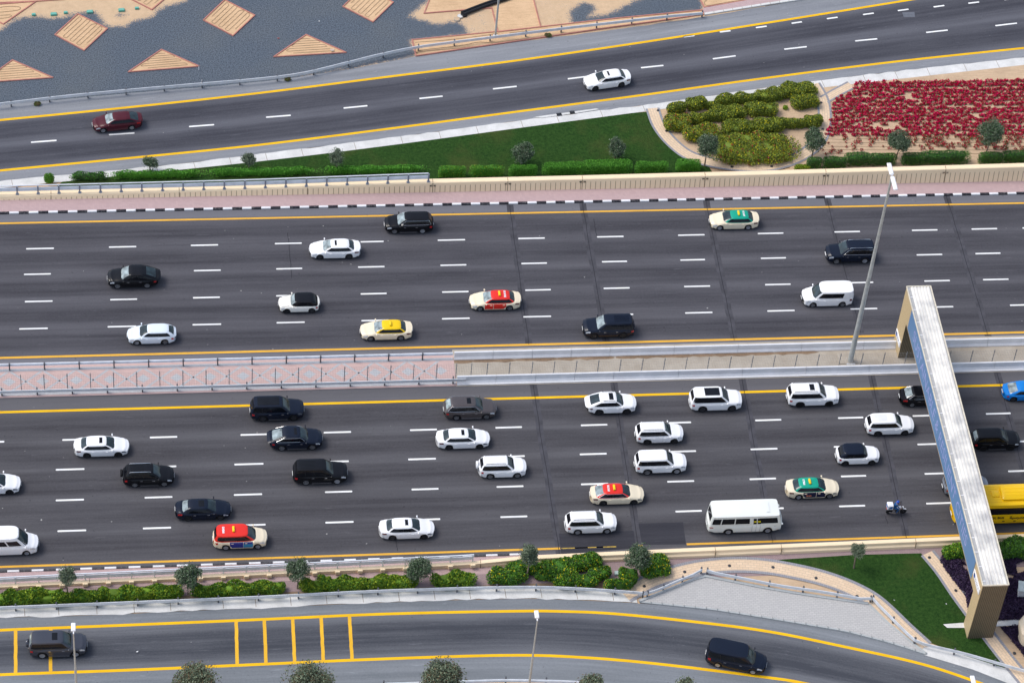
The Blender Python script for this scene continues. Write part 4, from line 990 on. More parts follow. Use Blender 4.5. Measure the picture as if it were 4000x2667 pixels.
# ---- trimmed hedges and shrubs
def block(bx, hz, lab, name='hedge', cat='hedge', mats=('green', 'green2'), w=None, size=.075, dens=230, seed=0, sq=.45, group=None, dep=None, jit=.10, rz=0.0, clump=0.0):
    """bx = native box (x0, y0, x1, y1) of the bush; hz = its height in metres"""
    x0, y0, x1, y1 = bx; rs = np.random.RandomState(seed+50); A, B = N(x0, y1), N(x1, y1); f = N((x0+x1)/2, y1)
    L = (B-A).length/2; back = N((x0+x1)/2, y0, hz); d = dep if dep else max(.25, (back.y-f.y)/2)
    cen = Vector((f.x, f.y+d*.95, 0))
    t = thing(name, lab, cat, cen, rz, group)
    n = int((4*L*d+4*(L+d)*hz)*dens); u = rs.uniform(-1, 1, (n, 3)); ar_ = np.array([d*hz, L*hz, 2*L*d]); ax_ = rs.choice(3, n, p=ar_/ar_.sum()); u[np.arange(n), ax_] = np.where(rs.uniform(size=n) < .5, -1, 1)
    u[:, 2] = np.where((ax_ == 2), 1, u[:, 2]); e_ = 2/sq; q = u/((np.abs(u)**e_).sum(1)**(1/e_))[:, None]
    q *= rs.uniform(.88, 1.08, (n, 1)); P = q*np.array([L, d, hz*.5]); P[:, 2] += hz*.5
    if clump: 
        ph = rs.uniform(0, 6, 4); P[:, 2] *= 1+clump*(np.sin(P[:, 0]*3.1+ph[0])*.5+np.sin(P[:, 0]*1.7+P[:, 1]*2.3+ph[1])*.5); P[:, 1] += clump*.5*np.sin(P[:, 0]*2.7+ph[2])
    P[:, 2] = np.abs(P[:, 2])+.01
    cv, cf = ico_core((0, 0, hz*.46), (L*.84, d*.82, hz*.40), .05, rs, 20, 8, .45)
    ms = [LM[k_] for k_ in mats]
    link('foliage', leaf_mesh('foliage', P, size, ms, rs, 0, w, (cv, cf)), t)
    g = MB(); g.tube([(0, 0, 0), (0, 0, hz*.5)], .04, 6); link('stem', g.mesh('stem', [M_['bark']]), t)
    return t
GH = 'clipped hedges behind the tan wall'
for i, (bx, lb, ms) in enumerate([((275, 690, 420, 708), 'low sparse hedge at the thin left end behind the wall railing', ('dark', 'green')), ((420, 672, 800, 700), 'bright hedge strip behind the wall railing below the two small trees', ('green', 'green2')), ((800, 662, 1250, 690), 'middle hedge strip behind the wall railing', ('green', 'green2')), ((1250, 652, 1668, 682), 'hedge strip ending beside the sandy gap at the right end of the railing', ('green', 'green2'))]):
    block(bx, .85, lb, mats=ms, w=(.55, .45), seed=i, dens=170, clump=.12, group=GH)
for i, (bx, lb) in enumerate([((1714, 650, 1816, 697), 'clipped hedge block just right of the sandy gap, yellowish at its left end'), ((1836, 650, 1966, 694), 'clipped hedge block second from the sandy gap, yellowish at its right end'), ((1988, 650, 2096, 692), 'clipped hedge block in front of the olive tree on the lawn'), ((2121, 634, 2284, 688), 'wide clipped hedge block left of the ragged lawn tree'), ((2280, 624, 2464, 684), 'tall wide clipped hedge block in front of the ragged lawn tree'), ((2481, 632, 2606, 682), 'clipped hedge block second from the garden path'), ((2641, 622, 2734, 674), 'clipped hedge block beside the garden path'), ((3150, 617, 3206, 662), 'small dark round hedge right of the garden path'), ((3212, 614, 3302, 664), 'loose dark hedge second right of the garden path'), ((3300, 596, 3400, 652), 'clipped hedge left of the tree before the flower bed'), ((3395, 600, 3498, 650), 'clipped hedge right under the left tree before the flower bed'), ((3522, 597, 3605, 648), 'clipped hedge just right of the left tree before the flower bed'), ((3592, 590, 3785, 646), 'longest clipped hedge below the flower bed'), ((3822, 596, 3910, 644), 'clipped hedge under the right tree before the flower bed'), ((3906, 590, 4060, 640), 'clipped hedge cut by the right edge below the flower bed')]):
    ms = ('green', 'green2', 'lime') if i < 2 else (('dark', 'green') if i > 6 else ('green', 'green2'))
    block((bx[0], bx[1]-4, bx[2], bx[3]), 1.3, lb, mats=ms, w=(.5, .4, .1) if len(ms) == 3 else (.55, .45), seed=20+i, group=GH, dens=420, size=.05, sq=.32, jit=.05, clump=.05)
block((3103, 643, 3165, 668), .5, 'low yellowish shrub beside the garden path near the wall', 'shrub', 'shrub', ('shrub', 'shrub2'), seed=71)
block((172, 688, 213, 722), 1.3, 'upright young shrub alone on the concrete strip at the left', 'shrub', 'shrub', ('green', 'hedge', 'green2'), seed=72, dens=120, sq=.9)
S_ = 3.36
def zb(cx, cy, rx, ry): return (2550+(cx-rx)/S_, 300+(cy-ry)/S_, 2550+(cx+rx)/S_, 300+(cy+ry)/S_)
GC = 'yellow green hedges inside the garden path'
HB = [((310, 412, 110, 72), 'round hedge at the upper left end of the top garden row'), ((575, 352, 125, 92), 'tall loose hedge second in the top garden row'), ((765, 372, 75, 60), 'low yellowish hedge third in the top garden row'), ((950, 310, 120, 78), 'olive hedge in the middle of the top garden row'), ((1210, 290, 150, 78), 'broad hedge fifth in the top garden row'), ((1530, 245, 165, 95), 'hedge with dark sprigs in the top garden row'), ((1900, 175, 230, 108), 'largest clipped hedge at the right end of the top garden row'),
      ((330, 600, 150, 118), 'hedge with red sprigs at the left of the second garden row'), ((615, 545, 115, 82), 'dome shaped hedge second in the second garden row'), ((790, 520, 90, 80), 'small hedge third in the second garden row'), ((985, 475, 215, 110), 'long hedge in the middle of the second garden row'), ((1290, 400, 85, 75), 'bright small hedge behind the fifth one of the second garden row'), ((1445, 430, 175, 95), 'wide hedge at the end of the second garden row before the bare soil'), ((2000, 325, 160, 98), 'bushy hedge alone at the right, beyond the bare soil'),
      ((650, 735, 215, 118), 'hedge with a magenta patch at the left of the third garden row'), ((1125, 665, 200, 108), 'broad hedge second in the third garden row'), ((1510, 640, 190, 108), 'tall domed hedge in the middle of the third garden row'), ((1770, 610, 110, 78), 'pale hedge fourth in the third garden row'), ((1935, 610, 75, 62), 'small hedge fifth in the third garden row'), ((2110, 580, 105, 88), 'hedge at the right end of the third garden row')]
for i, (q, lb) in enumerate(HB):
    ms, w = (('hedge', 'hedge2', 'yell', 'dkhedge', 'mag'), (.44, .3, .10, .12, .04)) if i in (7, 14) else (('hedge', 'hedge2', 'yell', 'dkhedge'), (.47, .32, .06, .15))
    block(zb(q[0], q[1], q[2]*1.13, q[3]*1.16), 1.15, lb, mats=ms, w=w, seed=100+i, sq=.58, dens=240, clump=.20, group=GC, size=.085, rz=R(5))
block(zb(1350, 958, 600, 212), 1.1, 'huge low hedge with magenta tips filling the bottom of the garden', mats=('hedge', 'hedge2', 'yell', 'dkhedge', 'mag'), w=(.45, .31, .07, .13, .04), seed=140, sq=.75, dens=240, clump=.2, group=GC, size=.09, dep=2.1)
block(zb(1742, 408, 36, 36), .4, 'tiny yellowish seedling on the bare garden soil', 'shrub', 'shrub', ('shrub', 'shrub2'), seed=141, dens=90, sq=.9)
# shrubs along the near slip road
NS = 'leafy shrubs in the bed along the near slip road'
SB = [((-60, 2312, 60, 2368), 'green shrub at the left edge'), ((50, 2322, 130, 2366), 'low shrub second from the left edge'), ((85, 2300, 190, 2352), 'yellow tipped shrub third from the left edge'), ((150, 2322, 285, 2364), 'spreading shrub just left of the airy tree'), ((190, 2302, 235, 2340), 'upright tuft between two shrubs left of the airy tree'), ((290, 2304, 420, 2356), 'shrub just right of the airy tree'), ((400, 2294, 500, 2350), 'dark tufted shrub halfway to the dense tree'), ((480, 2288, 600, 2348), 'bright shrub left of the dense tree'), ((600, 2284, 700, 2344), 'shrub touching the left side of the dense tree'), ((760, 2280, 880, 2336), 'shrub right of the dense tree'), ((870, 2272, 1010, 2330), 'dark shrub left of the leaning tree'), ((1010, 2268, 1100, 2324), 'green shrub touching the leaning tree'), ((1185, 2262, 1290, 2316), 'yellow shrub right of the leaning tree'), ((1245, 2252, 1405, 2312), 'long green shrub right of the leaning tree'), ((1390, 2262, 1480, 2310), 'pale shrub in the middle between two trees'), ((1425, 2248, 1545, 2306), 'yellow green shrub left of the tree near the railing end'), ((1530, 2248, 1620, 2300), 'yellow shrub touching the tree near the railing end'), ((1700, 2234, 1845, 2298), 'dark green shrub right of the railing end')]
for i, (bx, lb) in enumerate(SB):
    y_ = i in (2, 7, 12, 14, 15, 16); ms, w = (('shrub', 'shrub2', 'bush'), (.35, .35, .3)) if y_ else (('shrub', 'bush', 'shrub2'), (.35, .45, .2))
    block((bx[0]-14, bx[1]-8, bx[2]+14, bx[3]+3), 1.15, lb, 'shrub', 'shrub', ms, w, .10, 210, 200+i, .6, NS, clump=.30)
BB = [((1905, 2208, 2060, 2288), 'big flowering bush at the left of the bush group'), ((1975, 2180, 2120, 2250), 'flowering bush behind the grey olive tree'), ((2110, 2172, 2260, 2262), 'yellow flowering bush in the middle of the group'), ((2235, 2152, 2352, 2232), 'tall flowering bush climbing over the parapet'), ((2090, 2235, 2160, 2272), 'small yellow bush on the bare soil'), ((2160, 2225, 2270, 2298), 'dark green bush by the guardrail'), ((2240, 2232, 2335, 2300), 'green bush by the guardrail left of the bare patch'), ((2300, 2205, 2385, 2270), 'bright bush right of the tall flowering one'), ((2358, 2255, 2470, 2306), 'bush by the guardrail below the utility box lid'), ((2420, 2205, 2490, 2285), 'upright bush right of the utility box lid'), ((2500, 2155, 2620, 2260), 'large flowering bush at the right end of the group')]
for i, (bx, lb) in enumerate(BB):
    ms, w = (('bush', 'bush2', 'yell', 'dark'), (.45, .3, .06, .19)); block(bx, 1.15, lb, 'bush', 'bush', ms, w, .10, 190, 240+i, .65, 'flowering bushes between the parapet and the near slip road', clump=.22)
block((3682, 2112, 3790, 2190), 1.2, 'green bush left of the bridge sign beside the parapet', 'bush', 'bush', ('bush', 'bush2', 'shrub2'), (.5, .35, .15), .10, 120, 260, .7, clump=.2)
block((3895, 2085, 4070, 2190), 1.5, 'big green bush right of the bridge sign beside the parapet', 'bush', 'bush', ('bush', 'dark', 'bush2'), (.5, .3, .2), .10, 120, 261, .7, clump=.2)
# purple ground cover round the sign pillar
def cover(name, polys, holes, mats, w, lab, cat, dens, size, hgt, seed):
    rs = np.random.RandomState(seed); pts = []
    for pl_ in polys:
        P = [N(*p) for p in pl_]; H = [[N(*p) for p in h] for h in holes]; xs = [p.x for p in P]; ys = [p.y for p in P]
        n = int((max(xs)-min(xs))*(max(ys)-min(ys))*dens)
        for _ in range(n):
            p = Vector((rs.uniform(min(xs), max(xs)), rs.uniform(min(ys), max(ys)), 0))
            if inside(p, P) and not any(inside(p, h) for h in H) and pdist(p, P) > rs.uniform(-.05, .12):
                hh = hgt*(.55+.45*math.sin(p.x*2.3)*math.sin(p.y*2.9)); pts.append((p.x, p.y, rs.uniform(.02, max(.06, hh))))
    o = link(name, leaf_mesh(name, pts, size, [LM[k_] for k_ in mats], rs, 0, w)); return tag(o, lab, cat, None, 'stuff')
cover('purple_plants', [[(3690, 2152), (3770, 2200), (3830, 2215), (3915, 2150), (4110, 2120), (4110, 2420), (3895, 2424), (3790, 2440), (3770, 2330), (3700, 2240), (3668, 2190)], [(3905, 2448), (4110, 2440), (4110, 2680), (4030, 2600), (3960, 2515)]],
      [[(3752, 2200), (3782, 2212), (3785, 2240), (3762, 2220)], [(3930, 2240), (3962, 2248), (3955, 2262), (3928, 2258)], [(3965, 2205), (4000, 2190), (4010, 2230), (3975, 2240)]], ('purple', 'purple2'), (.6, .4), 'dark purple ground cover round the bridge sign pillar', 'plants', 1000, .085, .45, 300)
# red flower field: dense stuff, with the separate plants of the sparse lower rows as things
FP = [N(*p) for p in [(3336, 325), (3604, 300), (4000, 258), (4150, 240), (4150, 600), (4000, 588), (3780, 580), (3560, 590), (3420, 585), (3200, 612), (3206, 560), (3230, 510), (3248, 463), (3255, 404), (3276, 374), (3336, 366)]]
rs = np.random.RandomState(400); pts = []; gp = []; singles = []
from mathutils import noise as mnoise
row = 328
while row < 612:
    a, b = N(3190, row+4), N(4160, row-3 if row > 420 else row-8); n = int((b-a).length/.31)
    for i in range(n):
        p = a.lerp(b, (i+rs.uniform(-.3, .3))/n)+Vector((0, rs.uniform(-.18, .18), 0))
        if not inside(p, FP): continue
        q = PR((p.x, p.y, 0)); dn_ = mnoise.noise(Vector((p.x*.30, p.y*.55, 3)))*.55+mnoise.noise(Vector((p.x*.9, p.y*1.3, 7)))*.35
        sparse = max(0, (q[1]-520)/95)+max(0, (3420-q[0])/900)-max(0, (q[0]-3560)/900)*.45+(.15 if q[1] < 345 and q[0] < 3600 else 0)
        if q[1] > 532:
            if rs.uniform() > (.50 if q[0] < 3600 else .72): continue
        elif dn_ < -.33+sparse*.36: continue
        big = rs.uniform(.7, 1.25)*(1.0 if sparse < .5 else .75)
        if q[1] > 535 and q[0] < 4010 and len(singles) < 150: singles.append((p, big)); continue
        m = int(40*big); d = rs.normal(size=(m, 3)); d /= np.linalg.norm(d, axis=1)[:, None]
        P = d*np.array([.25, .17, .17])*big*rs.uniform(.5, 1.05, (m, 1))+np.array([p.x, p.y, .20*big]); P[:, 2] = np.maximum(P[:, 2], .03)
        k_ = rs.uniform(size=m) < .82; pts.append(P[k_]); gp.append(P[~k_]*np.array([1, 1, .7]))
    row += 14.2
allp = np.concatenate(pts+gp); nred = sum(len(x) for x in pts)
me = leaf_mesh('red_flowers', allp, .10, [LM['mag'], LM['mag2'], LM['red'], LM['dark'], LM['bush']], rs, 0, (.2, .2, .2, .2, .2))
mi = np.concatenate([rs.choice(3, nred, p=(.50, .28, .22)), rs.choice([3, 4], len(allp)-nred)]).astype(int); me.polygons.foreach_set('material_index', mi[:len(me.polygons)])
tag(link('red_flowers', me), 'dense field of magenta flowering shrubs planted in rows on sand', 'flowers', None, 'stuff')
FM = []
for i in range(4):
    m = 34; d = rs.normal(size=(m, 3)); d /= np.linalg.norm(d, axis=1)[:, None]; P = d*np.array([.25, .23, .17])*rs.uniform(.5, 1.05, (m, 1)); P[:, 2] = np.maximum(P[:, 2]+.2, .03)
    FM.append(leaf_mesh('flowering_shrub', P, .085, [LM['mag'], LM['red'], LM['dark'], LM['bush']], rs, 0, (.38, .28, .2, .14)))
for i, (p, s) in enumerate(singles):
    o = link('flowering_shrub', FM[i % 4]); o.location = (p.x, p.y, .02); o.rotation_euler.z = rs.uniform(0, 6); o.scale = (s, s, s)
    tag(o, 'small magenta flowering shrub in the sparse lower rows of the flower bed', 'shrub', 'separate flowering shrubs in the sparse lower rows')
g = MB()
row = 545
while row < 612:
    l = [N(x, row+rnd.uniform(-2, 2)) for x in range(3215, 4160, 60)]; g.tube([(p.x, p.y, .03) for p in l], .02, 4); row += 14
tag(obj('drip_hose', g, M_['hose']), 'thin black drip hoses laid between the lower flower rows', 'hose')
for x, y, lb in ((146, 407, 'dry tuft by the second guardrail post from the left'), (1124, 310, 'yellow green tuft under the bending guardrail'), (2141, 139, 'small dark weed on the sand strip by the far guardrail')):
    block((x-14, y-10, x+14, y+10), .35, lb, 'weed', 'weed', ('brown', 'shrub', 'hedge'), (.5, .25, .25), .07, 160, x, .9)
# ================================================================ VEHICLES
def cpaint(name, col, rough=.3, coat=.15, metal=0.0):
    return plain('car_'+name, col, rough, .3 if sum(col) > .3 else .22, metal, .03, .6, coat)
PC = dict(white=cpaint('white', (.84, .84, .85)), cream=cpaint('cream', (.80, .70, .52)), black=cpaint('black', (.004, .0045, .007), .22), navy=cpaint('navy', (.0055, .010, .023), .22), maroon=cpaint('maroon', (.075, .010, .018), .25), brown=cpaint('brown', (.085, .072, .072), .25, .7, .3),
          grey=cpaint('grey', (.045, .05, .068), .28, .6, .2), silver=cpaint('silver', (.24, .26, .30), .3, .6, .4), blue=cpaint('blue', (.005, .20, .62)), red=cpaint('red', (.72, .028, .018)), green=cpaint('green', (.005, .33, .22)), yellow=cpaint('yellow', (.85, .55, .003)), bus=cpaint('bus_yellow', (.85, .52, .003)), ice=cpaint('ice', (.70, .77, .84)), ivory=cpaint('ivory', (.82, .80, .74)), offw=cpaint('offwhite', (.78, .80, .76)), adnavy=cpaint('ad_navy', (.012, .014, .045)), adblue=cpaint('ad_blue', (.02, .03, .22)))
def tmix(**k): return k
BASE = dict(L=4.9, W=1.84, H=1.45, gc=.19, wr=.35, zb=1.0, zh=.82, zt=1.02, xbr=-.385, xtr=-.25, xtf=.075, xbf=.245, wt=.52, wi=.09, fx=.315, rx=-.275, bow=.30, nexp=5.2, side=[(-.84, -.03), (-.005, .83)], crown=.055, t0=.14, t1=.82, curve=.16, hs=.12, rn=.16)
TYPES = dict(
    sedan={}, 
    suv=dict(L=4.55, W=1.86, H=1.70, gc=.22, wr=.365, zb=1.08, zh=.98, zt=1.08, xbr=-.475, xtr=-.40, xtf=.085, xbf=.245, wt=.53, nexp=7, fx=.31, rx=-.27, bow=.24, side=[(-.93, -.44), (-.42, .075), (.095, .84)], curve=.10, clad=1, rails=1),
    big=dict(L=4.9, W=1.97, H=1.87, gc=.25, wr=.40, zb=1.17, zh=1.10, zt=1.17, xbr=-.485, xtr=-.435, xtf=.095, xbf=.245, wt=.58, fx=.31, rx=-.27, bow=.18, nexp=8, side=[(-.94, -.45), (-.42, .065), (.085, .85)], curve=.08, clad=1),
    coupesuv=dict(L=4.8, W=1.97, H=1.66, gc=.22, wr=.39, zb=1.08, zh=.98, zt=1.10, xbr=-.475, xtr=-.22, xtf=.065, xbf=.235, wt=.62, fx=.31, rx=-.275, side=[(-.80, -.03), (-.005, .83)], clad=1, curve=.2),
    mini=dict(L=3.85, W=1.74, H=1.42, gc=.17, wr=.33, zb=.95, zh=.86, zt=.93, xbr=-.455, xtr=-.345, xtf=.10, xbf=.215, wt=.66, fx=.325, rx=-.315, side=[(-.86, -.25), (-.2, .82)], bow=.28, clad=1),
    hatch=dict(L=4.5, W=1.8, H=1.47, xbr=-.47, xtr=-.33, xtf=.07, xbf=.25, zt=.97, side=[(-.80, -.1), (-.05, .82)], curve=.2),
    mpv=dict(L=4.75, W=1.83, H=1.80, gc=.21, wr=.35, zb=1.10, zh=.98, zt=1.10, xbr=-.485, xtr=-.43, xtf=.13, xbf=.30, wt=.66, fx=.33, rx=-.27, side=[(-.86, -.45), (-.42, .08), (.11, .80)], bow=.26, curve=.12),
    van=dict(L=5.0, W=1.95, H=1.98, gc=.20, wr=.35, zb=1.15, zh=1.0, zt=1.15, xbr=-.49, xtr=-.47, xtf=.17, xbf=.315, wt=.72, wi=.06, fx=.31, rx=-.28, bow=.34, nexp=5, side=[(-.42, .18), (.22, .80)], curve=.12),
    hiace=dict(L=5.3, W=1.90, H=2.28, gc=.20, wr=.34, zb=1.22, zh=1.05, zt=1.22, xbr=-.49, xtr=-.47, xtf=.18, xbf=.34, wt=.70, wi=.06, fx=.31, rx=-.27, bow=.30, nexp=5, side=[(-.9, -.30), (-.22, .22), (.28, .78)], curve=.1, t1=.7),
    coaster=dict(L=6.75, W=2.05, H=2.62, gc=.30, wr=.39, zb=1.42, zh=1.30, zt=1.42, xbr=-.49, xtr=-.468, xtf=.442, xbf=.485, wt=.86, wi=.04, fx=.315, rx=-.225, bow=.12, nexp=14, side=[(-.95, -.72), (-.69, -.33), (-.30, .10), (.39, .90)], curve=.04, t0=.06, t1=.74, crown=.09, hs=.02),
    bus=dict(L=10.4, W=2.45, H=3.15, gc=.34, wr=.47, zb=1.62, zh=1.5, zt=1.62, xbr=-.492, xtr=-.48, xtf=.465, xbf=.49, wt=.92, wi=.03, fx=.28, rx=-.22, bow=.18, nexp=8, side=[(-.96, -.56), (-.555, -.16), (-.155, .24), (.245, .64), (.645, .93)], curve=.02, t0=.02, t1=.66, crown=.14, hs=.02),
    coupe=dict(L=4.2, W=1.84, H=1.34, gc=.15, wr=.34, zb=.88, zh=.78, zt=.90, xbr=-.41, xtr=-.16, xtf=.08, xbf=.24, wt=.58, fx=.31, rx=-.29, side=[(-.62, -.2), (-.15, .82)], bow=.34, curve=.22))
TYRE = {}
def wheel_meshes(r, rim, spokes=5):
    key = (round(r, 3), rim)
    if key in TYRE: return TYRE[key]
    w_ = .11; g = MB(); g.lathe([(r*.60, -w_), (r*.92, -w_), (r, -w_*.6), (r, w_*.6), (r*.92, w_), (r*.62, w_), (r*.60, w_*.5)], 28, 0, 'Y')
    g2 = MB(); g2.lathe([(r*.64, w_*.72), (r*.64, w_*1.0), (r*.57, w_*1.0), (r*.55, w_*.72)], 28, 0, 'Y')
    for i in range(spokes):
        a = 2*math.pi*i/spokes; m3 = Matrix.Rotation(-a, 3, 'Y')
        c = m3@Vector((r*.31, 0, 0)); g2.box((c.x, w_*.82, c.z), (r*.28, w_*.10, r*.075), 0, m3)
    g2.lathe([(r*.14, w_*.6), (r*.14, w_*.95), (r*.10, w_)], 14, 0, 'Y')
    TYRE[key] = (g.mesh('tyre', [M_['rubber']], 40), g2.mesh('rim', [M_[rim]], 40)); return TYRE[key]
def smooth(a, b, x):
    t = max(0, min(1, (x-a)/(b-a))); return t*t*(3-2*t)
class Car:
    def __init__(s, typ, **kw):
        p = dict(BASE); p.update(TYPES[typ]); p.update(kw); s.p = p
        for k_ in p: setattr(s, k_, p[k_])
    # ---- lower body: cross sections along x
    def deck(s, x):
        L = s.L; u = x/L
        z = s.zb+(s.zt-s.zb)*(1-smooth(s.xbr, s.xbr+.15, u))
        z = z+(s.zh-z)*smooth(s.xbf-.03, .43, u)*1.0
        z -= s.hs*smooth(.43, .5, u)+.05*smooth(.40, .5, -u); return z
    def half(s, x):
        e = abs(x)/(s.L/2); return s.W/2*(1-.05*smooth(.35, .8, e)-s.rn*.55*smooth(.72, 1.0, e)**2)
    def ring(s, x):
        w_ = s.half(x); zt = s.deck(x); e = abs(x)/(s.L/2); zb = s.gc+.10*smooth(.80, 1.0, e); zl = zb+.02
        for ax in (s.fx*s.L, s.rx*s.L):
            d = abs(x-ax); Rr = s.wr*1.16
            if d < Rr: zl = max(zl, s.wr+math.sqrt(Rr*Rr-d*d))
        zs = zt-.085-.03*smooth(.8, 1, e)
        wi = s.W/2-.30
        pts = [(0, zb), (wi, zb), (wi, max(zb+.01, zl)), (w_*.965, zl)]
        for f, yy in ((.12, .99), (.35, 1.0), (.62, 1.0), (.82, .985), (1.0, .955)): pts.append((w_*yy, zl+(zs-zl)*f))
        pts += [(w_*.90, zt-.025), (w_*.80, zt+.005), (w_*.55, zt+.03), (w_*.28, zt+.042), (0, zt+.046)]
        return pts
    def bowx(s, x, y):
        e = abs(x)/(s.L/2); return x-math.copysign(s.bow*(abs(y)/(s.W/2))**2.4*smooth(.55, 1.0, e), x)
    def B(s, x, k_, side, off=0.0):
        r = s.ring(x); i = min(len(r)-2, int(k_)); f = k_-i; y = r[i][0]+(r[i+1][0]-r[i][0])*f; z = r[i][1]+(r[i+1][1]-r[i][1])*f
        xx = s.bowx(x, y); 
        if off:
            t = min(1, max(0, (k_-7.2)/3.0)); y += off*(1-t); z += off*t
            if abs(x) > s.L*.42: xx += math.copysign(off*.7, x)
        return (xx, side*y, z)
    def body(s):
        n = 84; g = MB(); K = 14; M2 = 2*K-2
        X = [-s.L/2+s.L*i/n for i in range(n+1)]
        X = [X[0]]+X+[X[-1]]; vs = []
        for j, x in enumerate(X):
            r = s.ring(x)
            if j in (0, len(X)-1):
                zc = (r[0][1]+r[-1][1])/2; r = [(y*.90, zc+(z-zc)*.90) for y, z in r]; dx = math.copysign(.035, x)
            else: dx = 0
            full = [(y, z) for y, z in r]+[(-y, z) for y, z in r[-2:0:-1]]
            vs += [(s.bowx(x, y)+dx, y, z) for y, z in full]
        fs = []; g.v = vs
        for j in range(len(X)-1):
            for k_ in range(M2):
                f = (j*M2+k_, (j+1)*M2+k_, (j+1)*M2+(k_+1) % M2, j*M2+(k_+1) % M2); kk = min(k_, M2-1-k_)
                g.f.append(f); g.mi.append(1 if kk <= 2 or (kk == 3 and s.p.get('clad')) else 0); g.uv.append(None)
        N_ = len(X)*M2
        for base, rev in ((0, False), (N_-M2, True)):
            f = list(range(base, base+M2)); f = f if not rev else f[::-1]; g.f.append(tuple(f)); g.mi.append(0); g.uv.append(None)
        return g
    # ---- glasshouse: superelliptic plan shrinking from belt to roof
    def gh(s, t):
        c = s.curve*math.sin(math.pi*max(0, min(1, t)))
        xf = s.L*(s.xbf+(s.xtf-s.xbf)*t)+c*.45; xr = s.L*(s.xbr+(s.xtr-s.xbr)*t)-c*.45
        w0 = s.W/2-s.wi; w1 = s.W/2*s.wt+.12; tt = max(0, t); wv = w0+(w1-w0)*tt**1.25 if t > 0 else w0
        return (xf+xr)/2, (xf-xr)/2, wv, s.zb+(s.H-s.crown-s.zb)*t
    def se(s, u): return max(0, 1-abs(u)**s.nexp)**(1/s.nexp)
    def PS(s, u, t, side, off=0): cx, a, wv, z = s.gh(t); return (cx+a*u, side*(wv*s.se(u)+off), z+off*.4)
    def PF(s, v, t, sg, off=0): cx, a, wv, z = s.gh(t); return (cx+sg*(a*s.se(v)+off), wv*v, z+off*.7)
    def roofz(s, x, y):
        cx, a, wv, z = s.gh(1); q = (abs((x-cx)/a)**s.nexp+abs(y/wv)**s.nexp)**(1/s.nexp); return z+s.crown*(1-min(1, q)**3.6)
    def cabin(s):
        g = MB(); n = 56; ring = []
        for i in range(n):
            th = 2*math.pi*(i+.5)/n; c, q = math.cos(th), math.sin(th); ring.append((math.copysign(abs(c)**(2/s.nexp), c), math.copysign(abs(q)**(2/s.nexp), q)))
        vs = []; rows_ = 0
        for t in (-.3, 0, .2, .4, .6, .8, .93, 1.0):
            cx, a, wv, z = s.gh(t); vs += [(cx+a*u, wv*v, z) for u, v in ring]; rows_ += 1
        cx, a, wv, z = s.gh(1)
        for k_ in (.97, .92, .84, .7, .5, .25): vs += [(cx+a*u*k_, wv*v*k_, z+s.crown*(1-k_**3.6)) for u, v in ring]; rows_ += 1
        g.v = vs
        for j in range(rows_-1):
            for i in range(n): g.f.append((j*n+i, j*n+(i+1) % n, (j+1)*n+(i+1) % n, (j+1)*n+i)); g.mi.append(0); g.uv.append(None)
        g.f.append(tuple((rows_-1)*n+i for i in range(n))); g.mi.append(0); g.uv.append(None)
        return g
def patch(P, nu=6, nv=4, flip=False, th=0):
    g = MB(); g.grid(P, nu, nv)
    if flip: g.f = [f[::-1] for f in g.f]
    return g
